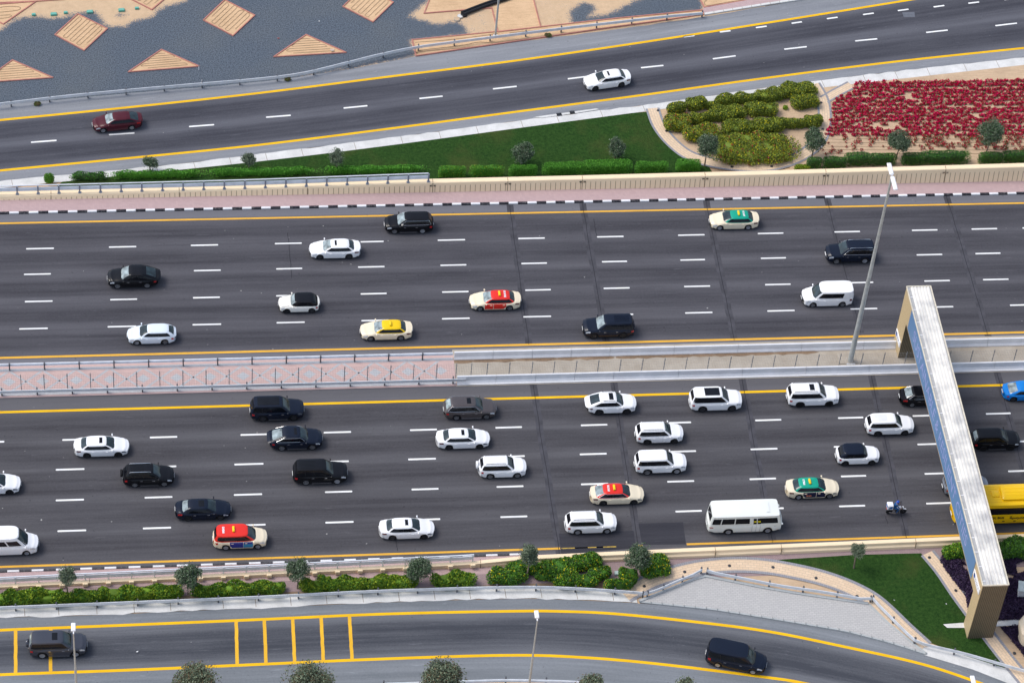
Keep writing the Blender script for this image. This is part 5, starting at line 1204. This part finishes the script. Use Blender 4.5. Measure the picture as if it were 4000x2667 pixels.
def vehicle(typ, bbox, head, body, label, cat, name, roof=None, wind='wind', rim='rims', group=None, sun=None, spare=None, door=None, ads=None, roofno=None, sign=None, lamps='hlamp', tail='tlamp', rails=None, grille='black', tint='glass', fit='c', extra=None, pillars=None, mirror=None, **kw):
    c = Car(typ, **kw); t = thing(name, label, cat, (0, 0, 0), 0, group)
    bp = PC[body]; rp = PC[roof] if roof else bp; pp_ = rp
    me = c.body().mesh('body', [bp, M_['black']], 38); o_b = link('body', me, t)
    cab = obj('roof', c.cabin(), pp_, t, 32)
    def part(nm, g, mat, par=t, sm=40): return obj(nm, g, mat, par, sm)
    o = .012; rv = .80 if typ in ('sedan', 'coupe') else .68
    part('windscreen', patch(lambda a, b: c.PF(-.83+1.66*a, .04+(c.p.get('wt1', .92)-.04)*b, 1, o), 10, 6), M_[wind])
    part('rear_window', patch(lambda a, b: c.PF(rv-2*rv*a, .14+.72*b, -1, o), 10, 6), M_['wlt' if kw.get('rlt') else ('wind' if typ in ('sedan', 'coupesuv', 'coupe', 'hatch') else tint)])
    for side in (-1, 1):
        if len(c.side) > 1 and typ not in ('coaster', 'hiace'): part('window_pillar', patch(lambda a, b: c.PS(c.side[0][0]+(c.side[-1][1]-c.side[0][0])*a, c.t0+(c.t1-c.t0)*b, side, .006), 10, 4, side > 0), M_['black'])
        for u0, u1 in c.side: part('side_window', patch(lambda a, b: c.PS(u0+(u1-u0)*a, c.t0+(c.t1-c.t0)*b, side, o), 6, 4, side > 0), M_[tint])
        if typ not in ('coaster', 'bus'):
            xr_, xf_ = c.rx*c.L, c.fx*c.L; xa, xm, xb = xr_+c.wr*1.05, (xr_*.30+xf_*.42), xf_-c.wr*1.30
            dm = PC[door] if door else bp
            for x0_, x1_ in ((xa, xm-.02), (xm+.02, xb)):
                if typ in ('coupe', 'mini') and x0_ == xa: continue
                d = part('door', patch(lambda a, b: c.B(x0_+(x1_-x0_)*a, 4.2+4.4*b, side, .008), 5, 6, side > 0), dm)
                hx = x0_+.22; p1 = c.B(hx, 7.4, side, .03); g = MB(); g.box(p1, (.11, .018, .018)); part('handle', g, M_['chrome'] if body in ('black', 'navy', 'brown', 'grey') else bp, d)
        g = patch(lambda a, b: c.B(c.L*(.400+.092*a), 6.75+1.45*b, side, .012), 6, 4, side > 0); part('headlight', g, M_[lamps])
        if typ in ('bus',): g = patch(lambda a, b: c.B(-c.L*(.499-.012*a), 5.2+2.2*b, side, .012), 3, 4, side > 0)
        else: g = patch(lambda a, b: c.B(-c.L*(.498-(.048 if typ != 'sedan' else .085)*a), (6.3 if typ != 'sedan' else 7.0)+(1.7 if typ != 'sedan' else 1.35)*b, side, .012), 6, 4, side > 0)
        part('taillight', g, M_[tail])
        mx, mz = c.L*(c.xbf-.045 if typ not in ('coaster', 'bus') else .49), c.zb+.06
        g = MB(); g.box((mx, side*(c.W/2+.05), mz+.0), (.06, .10, .06), 0, None, .03); g.box((mx+.02, side*(c.W/2-.02), mz-.03), (.03, .07, .02)); part('mirror', g, PC[mirror] if mirror else (M_['black'] if typ in ('bus',) else bp))
    tm_, rm_ = wheel_meshes(c.wr, rim)
    for ax in (c.fx*c.L, c.rx*c.L):
        for side in (-1, 1):
            wh = link('wheel', tm_, t); wh.location = (ax, side*(c.half(ax)-.125), c.wr); wh.rotation_euler.z = 0 if side > 0 else math.pi
            r2 = link('rim', rm_, wh)
            g = MB(); g.lathe([(c.wr*.6, 0), (c.wr*.6, .02)], 20, 0, 'Y'); dsc = g
    zg = c.deck(c.L*.5)-.16; zlo = c.gc+.14
    def nose(y): return c.bowx(c.L/2, y)+.05
    g = patch(lambda a, b: (nose((a-.5)*c.W*.62), (a-.5)*c.W*.62, zlo+(zg-zlo)*(.34+.62*b)), 8, 3); part('grille', g, M_[grille])
    g = patch(lambda a, b: (nose((a-.5)*c.W*.74), (a-.5)*c.W*.74, zlo+(zg-zlo)*(-.12+.32*b)), 8, 2); part('air_intake', g, M_['black'])
    g = MB(); g.box((nose(0)+.015, 0, zlo+.20), (.012, .26, .065)); part('licence_plate', g, M_['plate'])
    g = MB(); g.box((-c.L/2-.05, 0, c.zt-.30 if typ == 'sedan' else .62), (.02, .26, .065)); part('licence_plate', g, M_['plate'])
    g = patch(lambda a, b: (-nose((.5-a)*c.W*.7), (.5-a)*c.W*.7, c.gc+.12+.17*b), 8, 2); part('rear_bumper', g, M_['black'] if c.p.get('clad') else bp)
    def onroof(nm, x0_, x1_, y0_, y1_, dz, mat, par=cab): return part(nm, patch(lambda a, b: (x0_+(x1_-x0_)*a, y0_+(y1_-y0_)*b, c.roofz(x0_+(x1_-x0_)*a, y0_+(y1_-y0_)*b)+dz), 8, 8), mat, par)
    cx1, a1, w1, z1 = c.gh(1)
    if sun == 'small': onroof('sunroof', cx1+a1*.30, cx1+a1*.66, -w1*.56, w1*.56, .008, M_['glass'])
    if sun == 'slit': onroof('sunroof', cx1+a1*.35, cx1+a1*.60, -w1*.56, w1*.56, .008, M_['glass'])
    if sun == 'mid': onroof('sunroof', cx1+a1*.05, cx1+a1*.68, -w1*.6, w1*.6, .008, M_['glass'])
    if sun == 'pano': onroof('sunroof', cx1-a1*.25, cx1+a1*.85, -w1*.70, w1*.70, .008, M_['glass'])
    if sun == 'full': onroof('sunroof', cx1-a1*.75, cx1+a1*.80, -w1*.72, w1*.72, .008, M_['glass'])
    if rails:
        for side in (-1, 1):
            g = MB(); ln = [(cx1+a1*u, side*w1*.84, c.roofz(cx1+a1*u, side*w1*.84)+(.06 if abs(u) < .82 else .0)) for u in (-.86, -.78, -.4, 0, .4, .78, .86)]; g.tube(ln, .02, 6); part('roof_rail', g, M_['chrome'] if rails == 'chrome' else M_['black'])
        if rails == 'ribs': pass
    if kw.get('ribs'):
        for k_ in range(6):
            y_ = w1*(-.55+.22*k_); g = MB(); g.tube([(cx1+a1*u, y_, c.roofz(cx1+a1*u, y_)+.012) for u in (-.8, -.4, 0, .3)], .02, 5); part('roof_rib', g, bp, cab)
    if kw.get('step'):
        for side in (-1, 1): g = MB(); g.box(((c.fx+c.rx)*c.L/2, side*(c.W/2-.0), c.gc+.07), ((c.fx-c.rx)*c.L/2-c.wr*1.35, .04, .022)); part('side_step', g, M_['chrome'])
    if kw.get('frame'):
        for side in (-1, 1): 
            us = [c.side[0][0]+(c.side[-1][1]-c.side[0][0])*i/10 for i in range(11)]; g = MB(); g.tube([c.PS(u, c.t0-.02, side, .015) for u in us]+[c.PS(us[-1], .6, side, .015)]+[c.PS(u, c.t1+.02, side, .015) for u in us[::-1]]+[c.PS(us[0], c.t0, side, .015)], .014, 5); part('window_trim', g, M_['chrome'])
    if spare:
        g = MB(); g.lathe([(.16, -.11), (.33, -.11), (.36, -.06), (.36, .06), (.32, .10), (.10, .12)], 20, 0, 'X', (-c.L/2-.13, .12, .92)); part('spare_wheel', g, PC[spare] if spare in PC else M_[spare])
    if kw.get('stripes'):
        for side in (-1, 1): part('bonnet_stripe', patch(lambda a, b: c.B(c.L*(.25+.22*a), 9.6+.35*b, side, .012), 6, 1, side > 0), M_['black'], o_b)
    if sign:
        sx, sy = sign[1] if isinstance(sign, tuple) else (cx1+a1*.1, 0); yl = 0.0
        g = MB(); g.box((sx, yl, c.roofz(sx, yl)+.10), (.10, .30, .085), 0, None, .03); part('taxi_sign', g, plain('taxi_sign_yellow', (.85, .58, .01), .4))
    if roofno:
        o = link('lettering', text_mesh(roofno, .25, M_['lampw'], .004, .014), t); o.location = (cx1-a1*.58, 0, c.roofz(cx1-a1*.58, 0)+.015); o.rotation_euler = (0, R(0), R(-90) if head != 'L' else R(-90))
    if ads:
        for txt, sz, x_, k_, mt in ads:
            p1 = c.B(x_, k_, -1, .02); o = link('lettering', text_mesh(txt, sz, mt, .003, .006), t); o.location = p1; o.rotation_euler = (R(90), 0, 0)
    if extra: extra(c, t, part, onroof, bp)
    # ---- heading and place: slide on the road until its outline fills the box seen in the photograph
    if isinstance(head, tuple): d = D(*head[1])-D(*head[0]); rz = math.atan2(d.y, d.x)
    else: rz = math.pi if head == 'L' else 0.0
    mr = Matrix.Rotation(rz, 3, 'Z'); V = [mr@v.co for v in me.vertices]+[mr@v.co for v in cab.data.vertices]
    x0_, y0_, x1_, y1_ = [q*KD for q in bbox]; pos = N((x0_+x1_)/2, y1_-20)
    for _ in range(5):
        pr = [PR((v.x+pos.x, v.y+pos.y, v.z)) for v in V[::3]]; ax, bx_ = min(p[0] for p in pr), max(p[0] for p in pr); ay, by = min(p[1] for p in pr), max(p[1] for p in pr)
        ex = {'c': (x0_+x1_-ax-bx_)/2, 'l': x0_-ax, 'r': x1_-bx_}[fit]; q0 = PR((pos.x, pos.y, 0)); pos = N(q0[0]+ex, q0[1]+(y0_+y1_-ay-by)/2)
    t.location = (pos.x, pos.y, .018); t.rotation_euler.z = rz
    return t, c
UPG, LOG = 'cars on the far carriageway', 'cars on the near carriageway'
H1, H2, H3 = ((329, 277), (211, 289)), ((1451, 176), (1338, 192)), None
OR = plain('ad_orange', (.75, .22, .12), .5); AW = plain('ad_white', (.7, .7, .75), .5)
v = vehicle
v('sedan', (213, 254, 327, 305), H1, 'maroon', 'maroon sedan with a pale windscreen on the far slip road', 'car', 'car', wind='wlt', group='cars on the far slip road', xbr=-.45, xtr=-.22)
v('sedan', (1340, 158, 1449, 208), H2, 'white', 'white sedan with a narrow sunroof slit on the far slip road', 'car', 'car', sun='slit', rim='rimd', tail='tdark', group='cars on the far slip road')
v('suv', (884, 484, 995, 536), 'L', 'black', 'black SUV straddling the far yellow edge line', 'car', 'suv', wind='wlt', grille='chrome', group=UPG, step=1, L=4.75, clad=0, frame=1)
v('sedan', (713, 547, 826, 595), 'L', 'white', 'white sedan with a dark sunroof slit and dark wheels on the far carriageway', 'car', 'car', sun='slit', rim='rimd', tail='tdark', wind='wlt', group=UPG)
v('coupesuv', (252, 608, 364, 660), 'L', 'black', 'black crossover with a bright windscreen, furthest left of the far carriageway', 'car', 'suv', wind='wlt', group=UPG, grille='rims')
v('mini', (641, 672, 733, 717), 'L', 'ivory', 'small off white hatchback with a black roof and bonnet stripes', 'car', 'car', roof='black', wind='wlt', rim='rimd', stripes=1, group=UPG, door='ivory')
v('sedan', (1081, 665, 1194, 713), 'L', 'cream', 'cream taxi with red roof and red doors on the far carriageway', 'taxi', 'taxi', roof='red', door='red', wind='wlt', roofno='DU4110', sign=1, group=UPG, tail='tdark', mirror='cream')
v('sedan', (830, 733, 945, 782), 'L', 'cream', 'cream taxi with a yellow roof on the far carriageway', 'taxi', 'taxi', roof='yellow', wind='wlt', sign=1, group=UPG, tail='tdark', mirror='cream')
v('hatch', (295, 743, 402, 790), 'L', 'ice', 'pale bluish white hatchback at the lower left of the far carriageway', 'car', 'car', wind='wind', group=UPG)
v('big', (1344, 720, 1452, 775), 'L', 'navy', 'big dark blue off-roader in the lane next to the median barriers', 'car', 'suv', wind='wlt', group=UPG, rim='rimd', ribs=1)
v('sedan', (1631, 481, 1742, 528), 'L', 'cream', 'cream taxi with a green roof beside the far yellow edge line', 'taxi', 'taxi', roof='green', wind='wind', sign=1, roofno='AM110', group=UPG, tail='tdark', mirror='cream')
v('big', (1897, 547, 2010, 606), 'L', 'navy', 'black off-roader with silver roof rails partly behind the tall lamp post', 'car', 'suv', rails='chrome', wind='wind', group=UPG, grille='chrome', frame=1)
v('van', (1841, 644, 1962, 704), 'L', 'white', 'white van left of the tall lamp post on the far carriageway', 'van', 'van', wind='wind', group=UPG, lamps='hlamp', tail='tdark')
# near carriageway, heading right
v('big', (574, 907, 698, 966), 'R', 'navy', 'dark navy off-roader with a panoramic roof below the yellow edge line', 'car', 'suv', sun='full', step=1, rim='rimd', group=LOG, lamps='hdark')
v('coupesuv', (615, 978, 738, 1031), 'R', 'navy', 'dark navy coupe styled SUV with chrome window trim', 'car', 'suv', sun='small', step=1, frame=1, rlt=1, group=LOG, clad=0)
v('suv', (1020, 908, 1138, 963), 'R', 'brown', 'grey brown crossover with a sunroof on the near yellow edge line', 'car', 'suv', sun='small', step=1, frame=1, rlt=1, rails=None, group=LOG, clad=0, L=4.85, W=1.94, xtr=-.36)
v('sedan', (1001, 981, 1125, 1032), 'R', 'white', 'white sedan with sunroof just below the grey brown crossover', 'car', 'car', sun='small', rim='rimd', tail='tdark', lamps='hdark', group=LOG)
v('sedan', (168, 998, 298, 1051), 'R', 'white', 'white sedan with sunroof at the left, above the black off-roader with a spare wheel', 'car', 'car', sun='small', rim='rimd', tail='tdark', lamps='hdark', group=LOG)
v('suv', (281, 1062, 400, 1117), 'R', 'black', 'black SUV with silver roof rails and a rear spare wheel', 'car', 'suv', rails='chrome', step=1, spare='rubber', group=LOG, ribs=1, clad=0)
v('big', (672, 1053, 798, 1110), 'R', 'black', 'black boxy off-roader with ribbed roof in the middle lane', 'car', 'suv', step=1, ribs=1, group=LOG, lamps='hlamp')
v('suv', (1098, 1043, 1209, 1098), 'R', 'white', 'white SUV with a white spare wheel cover on the back', 'car', 'suv', spare='white', rails='black', group=LOG, L=4.35, clad=0, zb=1.05)
v('sedan', (405, 1143, 527, 1195), 'R', 'navy', 'dark blue black sedan above the red roofed minivan taxi', 'car', 'car', sun='mid', rlt=1, rim='rimd', group=LOG)
def inno(c, t, part, onroof, bp):
    part('advert', patch(lambda a, b: c.B(.28+.85*a, 4.4+2.4*b, -1, .016), 5, 4), plain('ad_cyan', (.03, .22, .42), .4))
v('mpv', (490, 1203, 612, 1259), 'R', 'cream', 'red roofed cream minivan taxi with blue adverts on its doors', 'taxi', 'taxi', roof='red', door='adblue', roofno='DX060', sign=1, group=LOG, extra=inno, mirror='cream')
v('sedan', (870, 1187, 998, 1239), 'R', 'white', 'white sedan with sunroof in the lowest lane', 'car', 'car', sun='small', rim='rimd', tail='tdark', lamps='hdark', group=LOG)
v('sedan', (-75, 1085, 47, 1136), 'R', 'white', 'front half of a white sedan cut by the left edge', 'car', 'car', rim='rimd', group=LOG, fit='r', lamps='hdark')
v('hiace', (-45, 1207, 88, 1275), 'R', 'white', 'white high roofed van cut by the left edge', 'van', 'van', group=LOG, fit='r')
v('coupesuv', (1345, 898, 1459, 950), 'R', 'white', 'white coupe styled crossover with a large sunroof on the yellow edge line', 'car', 'suv', sun='mid', rim='rimd', tail='tdark', group=LOG, L=4.6, W=1.88, rails='black')
v('big', (1582, 886, 1704, 944), 'R', 'white', 'white off-roader with black glass roof panel and black window band', 'car', 'suv', sun='pano', rim='rimd', group=LOG, t1=.97, side=[(-.96, -.42), (-.43, .05), (.04, .88)], clad=0)
v('big', (1807, 876, 1925, 934), 'R', 'white', 'white off-roader with black wheels and small sunroof on the yellow edge line', 'car', 'suv', sun='small', rim='rubber', rails='black', group=LOG)
v('sedan', (2064, 885, 2188, 933), 'R', 'black', 'black sedan half hidden under the bridge sign', 'car', 'car', rlt=1, frame=1, group=LOG, fit='l', xbr=-.42)
v('coupe', (2301, 873, 2410, 921), 'R', 'blue', 'bright blue coupe cut by the right edge', 'car', 'car', group=LOG, fit='l', rim='rimd', rlt=1)
v('suv', (1457, 967, 1570, 1018), 'R', 'white', 'white crossover with black roof rails in the second lane, above the boxy white off-roader', 'car', 'suv', rails='black', rim='rimd', group=LOG, lamps='hlamp', L=4.45)
v('big', (1457, 1032, 1576, 1087), 'R', 'white', 'boxy white off-roader with faint lettering on its door, above the red roofed sedan taxi', 'car', 'suv', group=LOG, L=4.75, W=1.87, ads=[('ALAIN', .16, -.3, 6.0, OR)] if 0 else None)
v('sedan', (1355, 1107, 1478, 1161), 'R', 'cream', 'cream sedan taxi with a red roof and plain doors on the near carriageway', 'taxi', 'taxi', roof='red', roofno='DU163', sign=1, rlt=1, rim='rimd', tail='tdark', lamps='hdark', group=LOG, xbr=-.43, xtr=-.24, frame=1, mirror='cream')
v('sedan', (1805, 1094, 1925, 1146), 'R', 'cream', 'cream sedan taxi with a green roof and black advert doors', 'taxi', 'taxi', roof='green', door='adnavy', roofno='RT866', sign=1, group=LOG, tail='tdark', lamps='hdark', mirror='cream', ads=[('%40', .30, -.45, 5.6, OR)])
v('suv', (1985, 947, 2100, 1000), 'R', 'white', 'white crossover just left of the bridge sign', 'car', 'suv', rim='rimd', group=LOG, ribs=1, rails=None)
v('mini', (1918, 1016, 2020, 1068), 'R', 'white', 'small white crossover with a dark blue black roof', 'car', 'suv', roof='navy', rim='rimd', group=LOG, L=4.05, H=1.60, W=1.72, zb=1.05, zh=.96, zt=1.05, gc=.2, wr=.345, side=[(-.6, -.08), (-.03, .82)])
v('suv', (2230, 982, 2341, 1033), 'R', 'black', 'black SUV right of the bridge sign', 'car', 'suv', rlt=1, step=1, rim='rubber', group=LOG, clad=0, frame=0)
v('suv', (2163, 1088, 2266, 1137), 'R', 'silver', 'silver car almost hidden behind the bridge sign', 'car', 'car', group=LOG, fit='l', L=4.2, H=1.6)
v('suv', (1298, 1170, 1415, 1226), 'R', 'white', 'white crossover driving over the dark asphalt patch', 'car', 'suv', rails='black', group=LOG, L=4.65, clad=0)
def coaster(c, t, part, onroof, bp):
    xa, xb = c.L*.085, c.L*.20
    dr = part('door', patch(lambda a, b: c.B(xa+(xb-xa)*a, 3.4+5.1*b, -1, .03), 4, 6), PC['offw'])
    for u in (0, .5, 1): part('door_frame', patch(lambda a, b: c.B(xa+(xb-xa)*(u*.96+.04*a), 3.4+5.1*b, -1, .04), 1, 5), M_['rims'], dr)
    cx, a_, w_, z_ = c.gh(.4); u0, u1 = (xa-cx)/a_, (xb-cx)/a_
    for q in range(2):
        p0, p1 = u0+(u1-u0)*(.07+.48*q), u0+(u1-u0)*(.45+.48*q)
        pn = part('door_pane', patch(lambda a, b: c.PS(p0+(p1-p0)*a, .0+.70*b, -1, .02), 3, 3), M_['glass'], dr)
        part('sticker', patch(lambda a, b: c.PS(p0+(p1-p0)*(.05+.9*a), .22+.2*b, -1, .03), 2, 2), plain('sticker_yellow', (.6, .5, .01), .5), pn)
    part('wheel_arch_window', patch(lambda a, b: c.B(c.L*(.405+.065*a), 7.1+1.2*b, -1, .02), 4, 3), M_['glass'])
    onroof('roof_vent', c.L*.26, c.L*.31, -.6, .6, .05, bp)
v('coaster', (1620, 1148, 1797, 1220), 'R', 'offw', 'off white minibus with a folding passenger door', 'minibus', 'minibus', group=LOG, extra=coaster, lamps='hlamp', hs=.05)
def bus(c, t, part, onroof, bp):
    g = MB(); g.box((c.L*.02, 0, c.H+.10), (1.25, .80, .15), 0, None, .10); ac = part('air_conditioner', g, bp)
    for k_ in range(-1, 2): g = MB(); g.box((c.L*.02, k_*.4, c.H+.255), (1.0, .02, .012)); part('grille_bar', g, bp, ac)
    g = MB(); g.box((-c.L*.15, 0, c.H+.03), (.34, .34, .05), 0, None, .02); part('roof_hatch', g, bp)
    for k_ in range(8): y_ = -.9+.257*k_; g = MB(); g.tube([(c.L*u, y_, c.roofz(c.L*u, y_)+.01) for u in (-.45, -.2, .1, .42)], .018, 5); part('roof_rib', g, bp)
    part('window_band', patch(lambda a, b: c.PS(-.965+1.9*a, .0+.68*b, -1, .006), 12, 3), M_['glass'])
    o = link('lettering', text_mesh('SCHOOL BUS', .36, M_['black'], .004, .010), t); p1 = c.B(-1.72, 7.0, -1, .06); o.location = (p1[0], p1[1], p1[2]); o.rotation_euler = (R(90), 0, 0)
    # Arabic for "school bus", letters in their joined forms, laid out right to left
    ar = ''.join(chr(q) for q in (0xFEA3, 0xFE8E, 0xFED3, 0xFEE0, 0xFE94, 0x20, 0xFEE3, 0xFEAA, 0xFEAD, 0xFEB3, 0xFEF4, 0xFE94))[::-1]
    o = link('lettering', text_mesh(ar, .46, M_['black'], .004, .012), t); p1 = c.B(1.15, 7.0, -1, .06); o.location = p1; o.rotation_euler = (R(90), 0, 0)
    for x_ in (-.6, .45): g = MB(); g.box(c.B(x_, 4.9, -1, .01), (.11, .012, .045)); part('vent', g, M_['black'])
v('bus', (2182, 1108, 2440, 1204), 'R', 'bus', 'yellow school bus half hidden by the bridge sign', 'bus', 'school_bus', group=LOG, extra=bus, fit='l', lamps='hlamp')
v('big', (67, 1446, 197, 1508), ((61, 1482), (200, 1477)), 'grey', 'dark grey off-roader with spare wheel on the near slip road', 'car', 'suv', sun='small', spare='grey', group='cars on the near slip road', L=4.9, rlt=1, step=1)
v('van', (1624, 1467, 1758, 1543), ((1640, 1500), (1760, 1524)), 'navy', 'dark navy van on the curve of the near slip road', 'van', 'van', group='cars on the near slip road', L=5.3, H=2.0, W=1.98, side=[(-.92, -.40), (-.37, .2), (.24, .8)])
# ---- motorcycle with delivery box, and its rider
mp_ = N(3381+250*.1361*2.0, 1900+760*.1361); bx = N(3380+870*.1361, 1900+770*.1361)
mt = thing('motorcycle', 'white and black delivery motorcycle with a large white box', 'motorcycle', (bx.x, bx.y, .018), 0)
wm = MB(); wm.lathe([(.20, -.05), (.27, -.06), (.31, -.03), (.31, .03), (.27, .06), (.20, .05)], 22, 0, 'Y'); wmm = wm.mesh('tyre', [M_['rubber']], 40)
rm = MB(); rm.lathe([(.21, -.035), (.21, .035), (.18, .03)], 22, 0, 'Y'); [rm.box((0, 0, 0), (.19, .02, .012), 0, Matrix.Rotation(a, 3, 'Y')) for a in (0, .63, 1.26, 1.88, 2.5)]; rmm = rm.mesh('rim', [M_['rimd']], 40)
for x in (-.66, .66): o = link('wheel', wmm, mt); o.location = (x, 0, .31); link('rim', rmm, o)
WP = plain('bike_white', (.8, .8, .82), .35); BKM = M_['black']
def mp(nm, f, mat): g = MB(); f(g); return obj(nm, g, mat, mt, 40)
mp('frame', lambda g: (g.tube([(-.66, 0, .33), (-.25, 0, .45), (.15, 0, .55), (.42, 0, .92)], .035, 6), g.tube([(-.5, 0, .72), (-.1, 0, .70), (.42, 0, .9)], .035, 6)), BKM)
mp('engine', lambda g: g.box((.05, 0, .42), (.20, .13, .15), 0, None, .04), M_['rimd'])
mp('exhaust', lambda g: g.tube([(.1, -.16, .3), (-.3, -.17, .32), (-.75, -.18, .42)], [.03, .04, .05], 8), M_['chrome'])
mp('fuel_tank', lambda g: g.box((.20, 0, .84), (.23, .14, .11), 0, None, .07), WP)
mp('seat', lambda g: g.box((-.28, 0, .80), (.30, .13, .05), 0, None, .03), BKM)
mp('fork', lambda g: [g.tube([(.66, s*.07, .31), (.44, s*.07, .95)], .025, 6) for s in (-1, 1)], M_['chrome'])
mp('fender', lambda g: g.box((.74, 0, .64), (.16, .06, .025), 0, Matrix.Rotation(.25, 3, 'Y'), .02), WP)
mp('headlight', lambda g: g.lathe([(.04, .46), (.10, .50), (.10, .58), (.05, .60)], 14, 0, 'X', (0, 0, .88)), WP)
mp('handlebar', lambda g: g.tube([(.22, -.36, 1.06), (.36, -.22, 1.04), (.40, 0, 1.0), (.36, .22, 1.04), (.22, .36, 1.06)], .018, 6), BKM)
for s in (-1, 1): mp('mirror', lambda g: (g.tube([(.34, s*.26, 1.05), (.36, s*.32, 1.22)], .01, 5), g.box((.36, s*.33, 1.25), (.02, .06, .04))), BKM)
bxo = mp('delivery_box', lambda g: g.box((-.72, 0, 1.14), (.27, .27, .27), 0, None, .03), WP)
ADB = plain('box_blue', (.01, .10, .36), .5)
g = MB(); g.add([(-.90, -.273, .96), (-.52, -.273, .96), (-.50, -.273, 1.27), (-.68, -.273, 1.30), (-.90, -.273, 1.05)], [(0, 1, 2, 3, 4)]); obj('panel', g, ADB, bxo)
g = MB(); g.quad((-.993, .2, 1.0), (-.993, -.2, 1.0), (-.993, -.2, 1.3), (-.993, .2, 1.3)); obj('panel', g, ADB, bxo)
mp('taillight', lambda g: g.box((-.98, 0, .78), (.03, .09, .04)), M_['tlamp'])
def skin(name, pts, edges, rad, mats, pick, root=0):
    me = bpy.data.meshes.new(name); me.from_pydata(pts, edges, []); o = bpy.data.objects.new(name, me); C.objects.link(o)
    md = o.modifiers.new('Skin', 'SKIN'); md.use_smooth_shade = True
    for i, q in enumerate(rad):
        sv = me.skin_vertices[0].data[i]; sv.radius = (q, q) if not isinstance(q, tuple) else q; sv.use_root = (i == root)
    o.modifiers.new('Sub', 'SUBSURF').levels = 1
    dg = bpy.context.evaluated_depsgraph_get(); nm = bpy.data.meshes.new_from_object(o.evaluated_get(dg)); bpy.data.objects.remove(o)
    nm.materials.clear(); [nm.materials.append(q) for q in mats]
    for p in nm.polygons: p.material_index = pick(p.center)
    return nm
P = [(-.30, 0, .92), (-.28, 0, 1.08), (-.20, 0, 1.30), (-.13, 0, 1.44), (-.10, 0, 1.52), (-.05, 0, 1.64)]; E_ = [(0, 1), (1, 2), (2, 3), (3, 4), (4, 5)]; Rr_ = [.15, .145, .16, .12, .06, .10]
for s in (-1, 1):
    b0 = len(P); P += [(-.13, s*.19, 1.40), (.02, s*.30, 1.20), (.20, s*.33, 1.09), (.26, s*.335, 1.07)]; E_ += [(3, b0), (b0, b0+1), (b0+1, b0+2), (b0+2, b0+3)]; Rr_ += [.075, .055, .042, .034]
    for k_ in range(4): f0 = len(P); dy = (-.03+.02*k_); P += [(.285, s*.335+dy, 1.085), (.315, s*.335+dy, 1.06-.003*k_), (.30, s*.335+dy, 1.035)]; E_ += [(b0+3, f0), (f0, f0+1), (f0+1, f0+2)]; Rr_ += [.010, .009, .008]
    f0 = len(P); P += [(.265, s*.29, 1.06), (.285, s*.28, 1.035)]; E_ += [(b0+3, f0), (f0, f0+1)]; Rr_ += [.011, .009]
    h0 = len(P); P += [(-.25, s*.11, .90), (.12, s*.23, .84), (-.04, s*.23, .42), (-.03, s*.23, .34), (.12, s*.24, .31)]; E_ += [(0, h0), (h0, h0+1), (h0+1, h0+2), (h0+2, h0+3), (h0+3, h0+4)]; Rr_ += [.11, .075, .05, .042, .035]
CLB, SKN, SHO = plain('blue_clothes', (.012, .075, .22), .8), plain('skin', (.32, .18, .11), .6), plain('sandal', (.10, .07, .05), .7)
def pick(c): 
    if c.z > 1.50: return 1
    if abs(c.y) > .25 and c.x > .20 and c.z > 1.0: return 1
    return 2 if c.z < .37 else 0
pr_ = thing('person', 'motorcycle rider in blue clothes and a blue helmet', 'person', (bx.x, bx.y, .018))
bo_ = link('body', skin('body', P, E_, Rr_, [CLB, SKN, SHO], pick), pr_)
g = MB(); g.lathe([(.05, 1.51), (.115, 1.54), (.145, 1.62), (.14, 1.70), (.10, 1.765), (.03, 1.79)], 18, 0, 'Z', (-.05, 0, 0)); he = obj('helmet', g, plain('helmet_blue', (.01, .07, .42), .25, .5, 0, .1), pr_, 60)
g = MB(); g.grid(lambda a, b: (-.05+.150*math.cos((a-.5)*1.9), .150*math.sin((a-.5)*1.9), 1.60+.08*b), 8, 2); obj('visor', g, M_['glass'], he, 60)
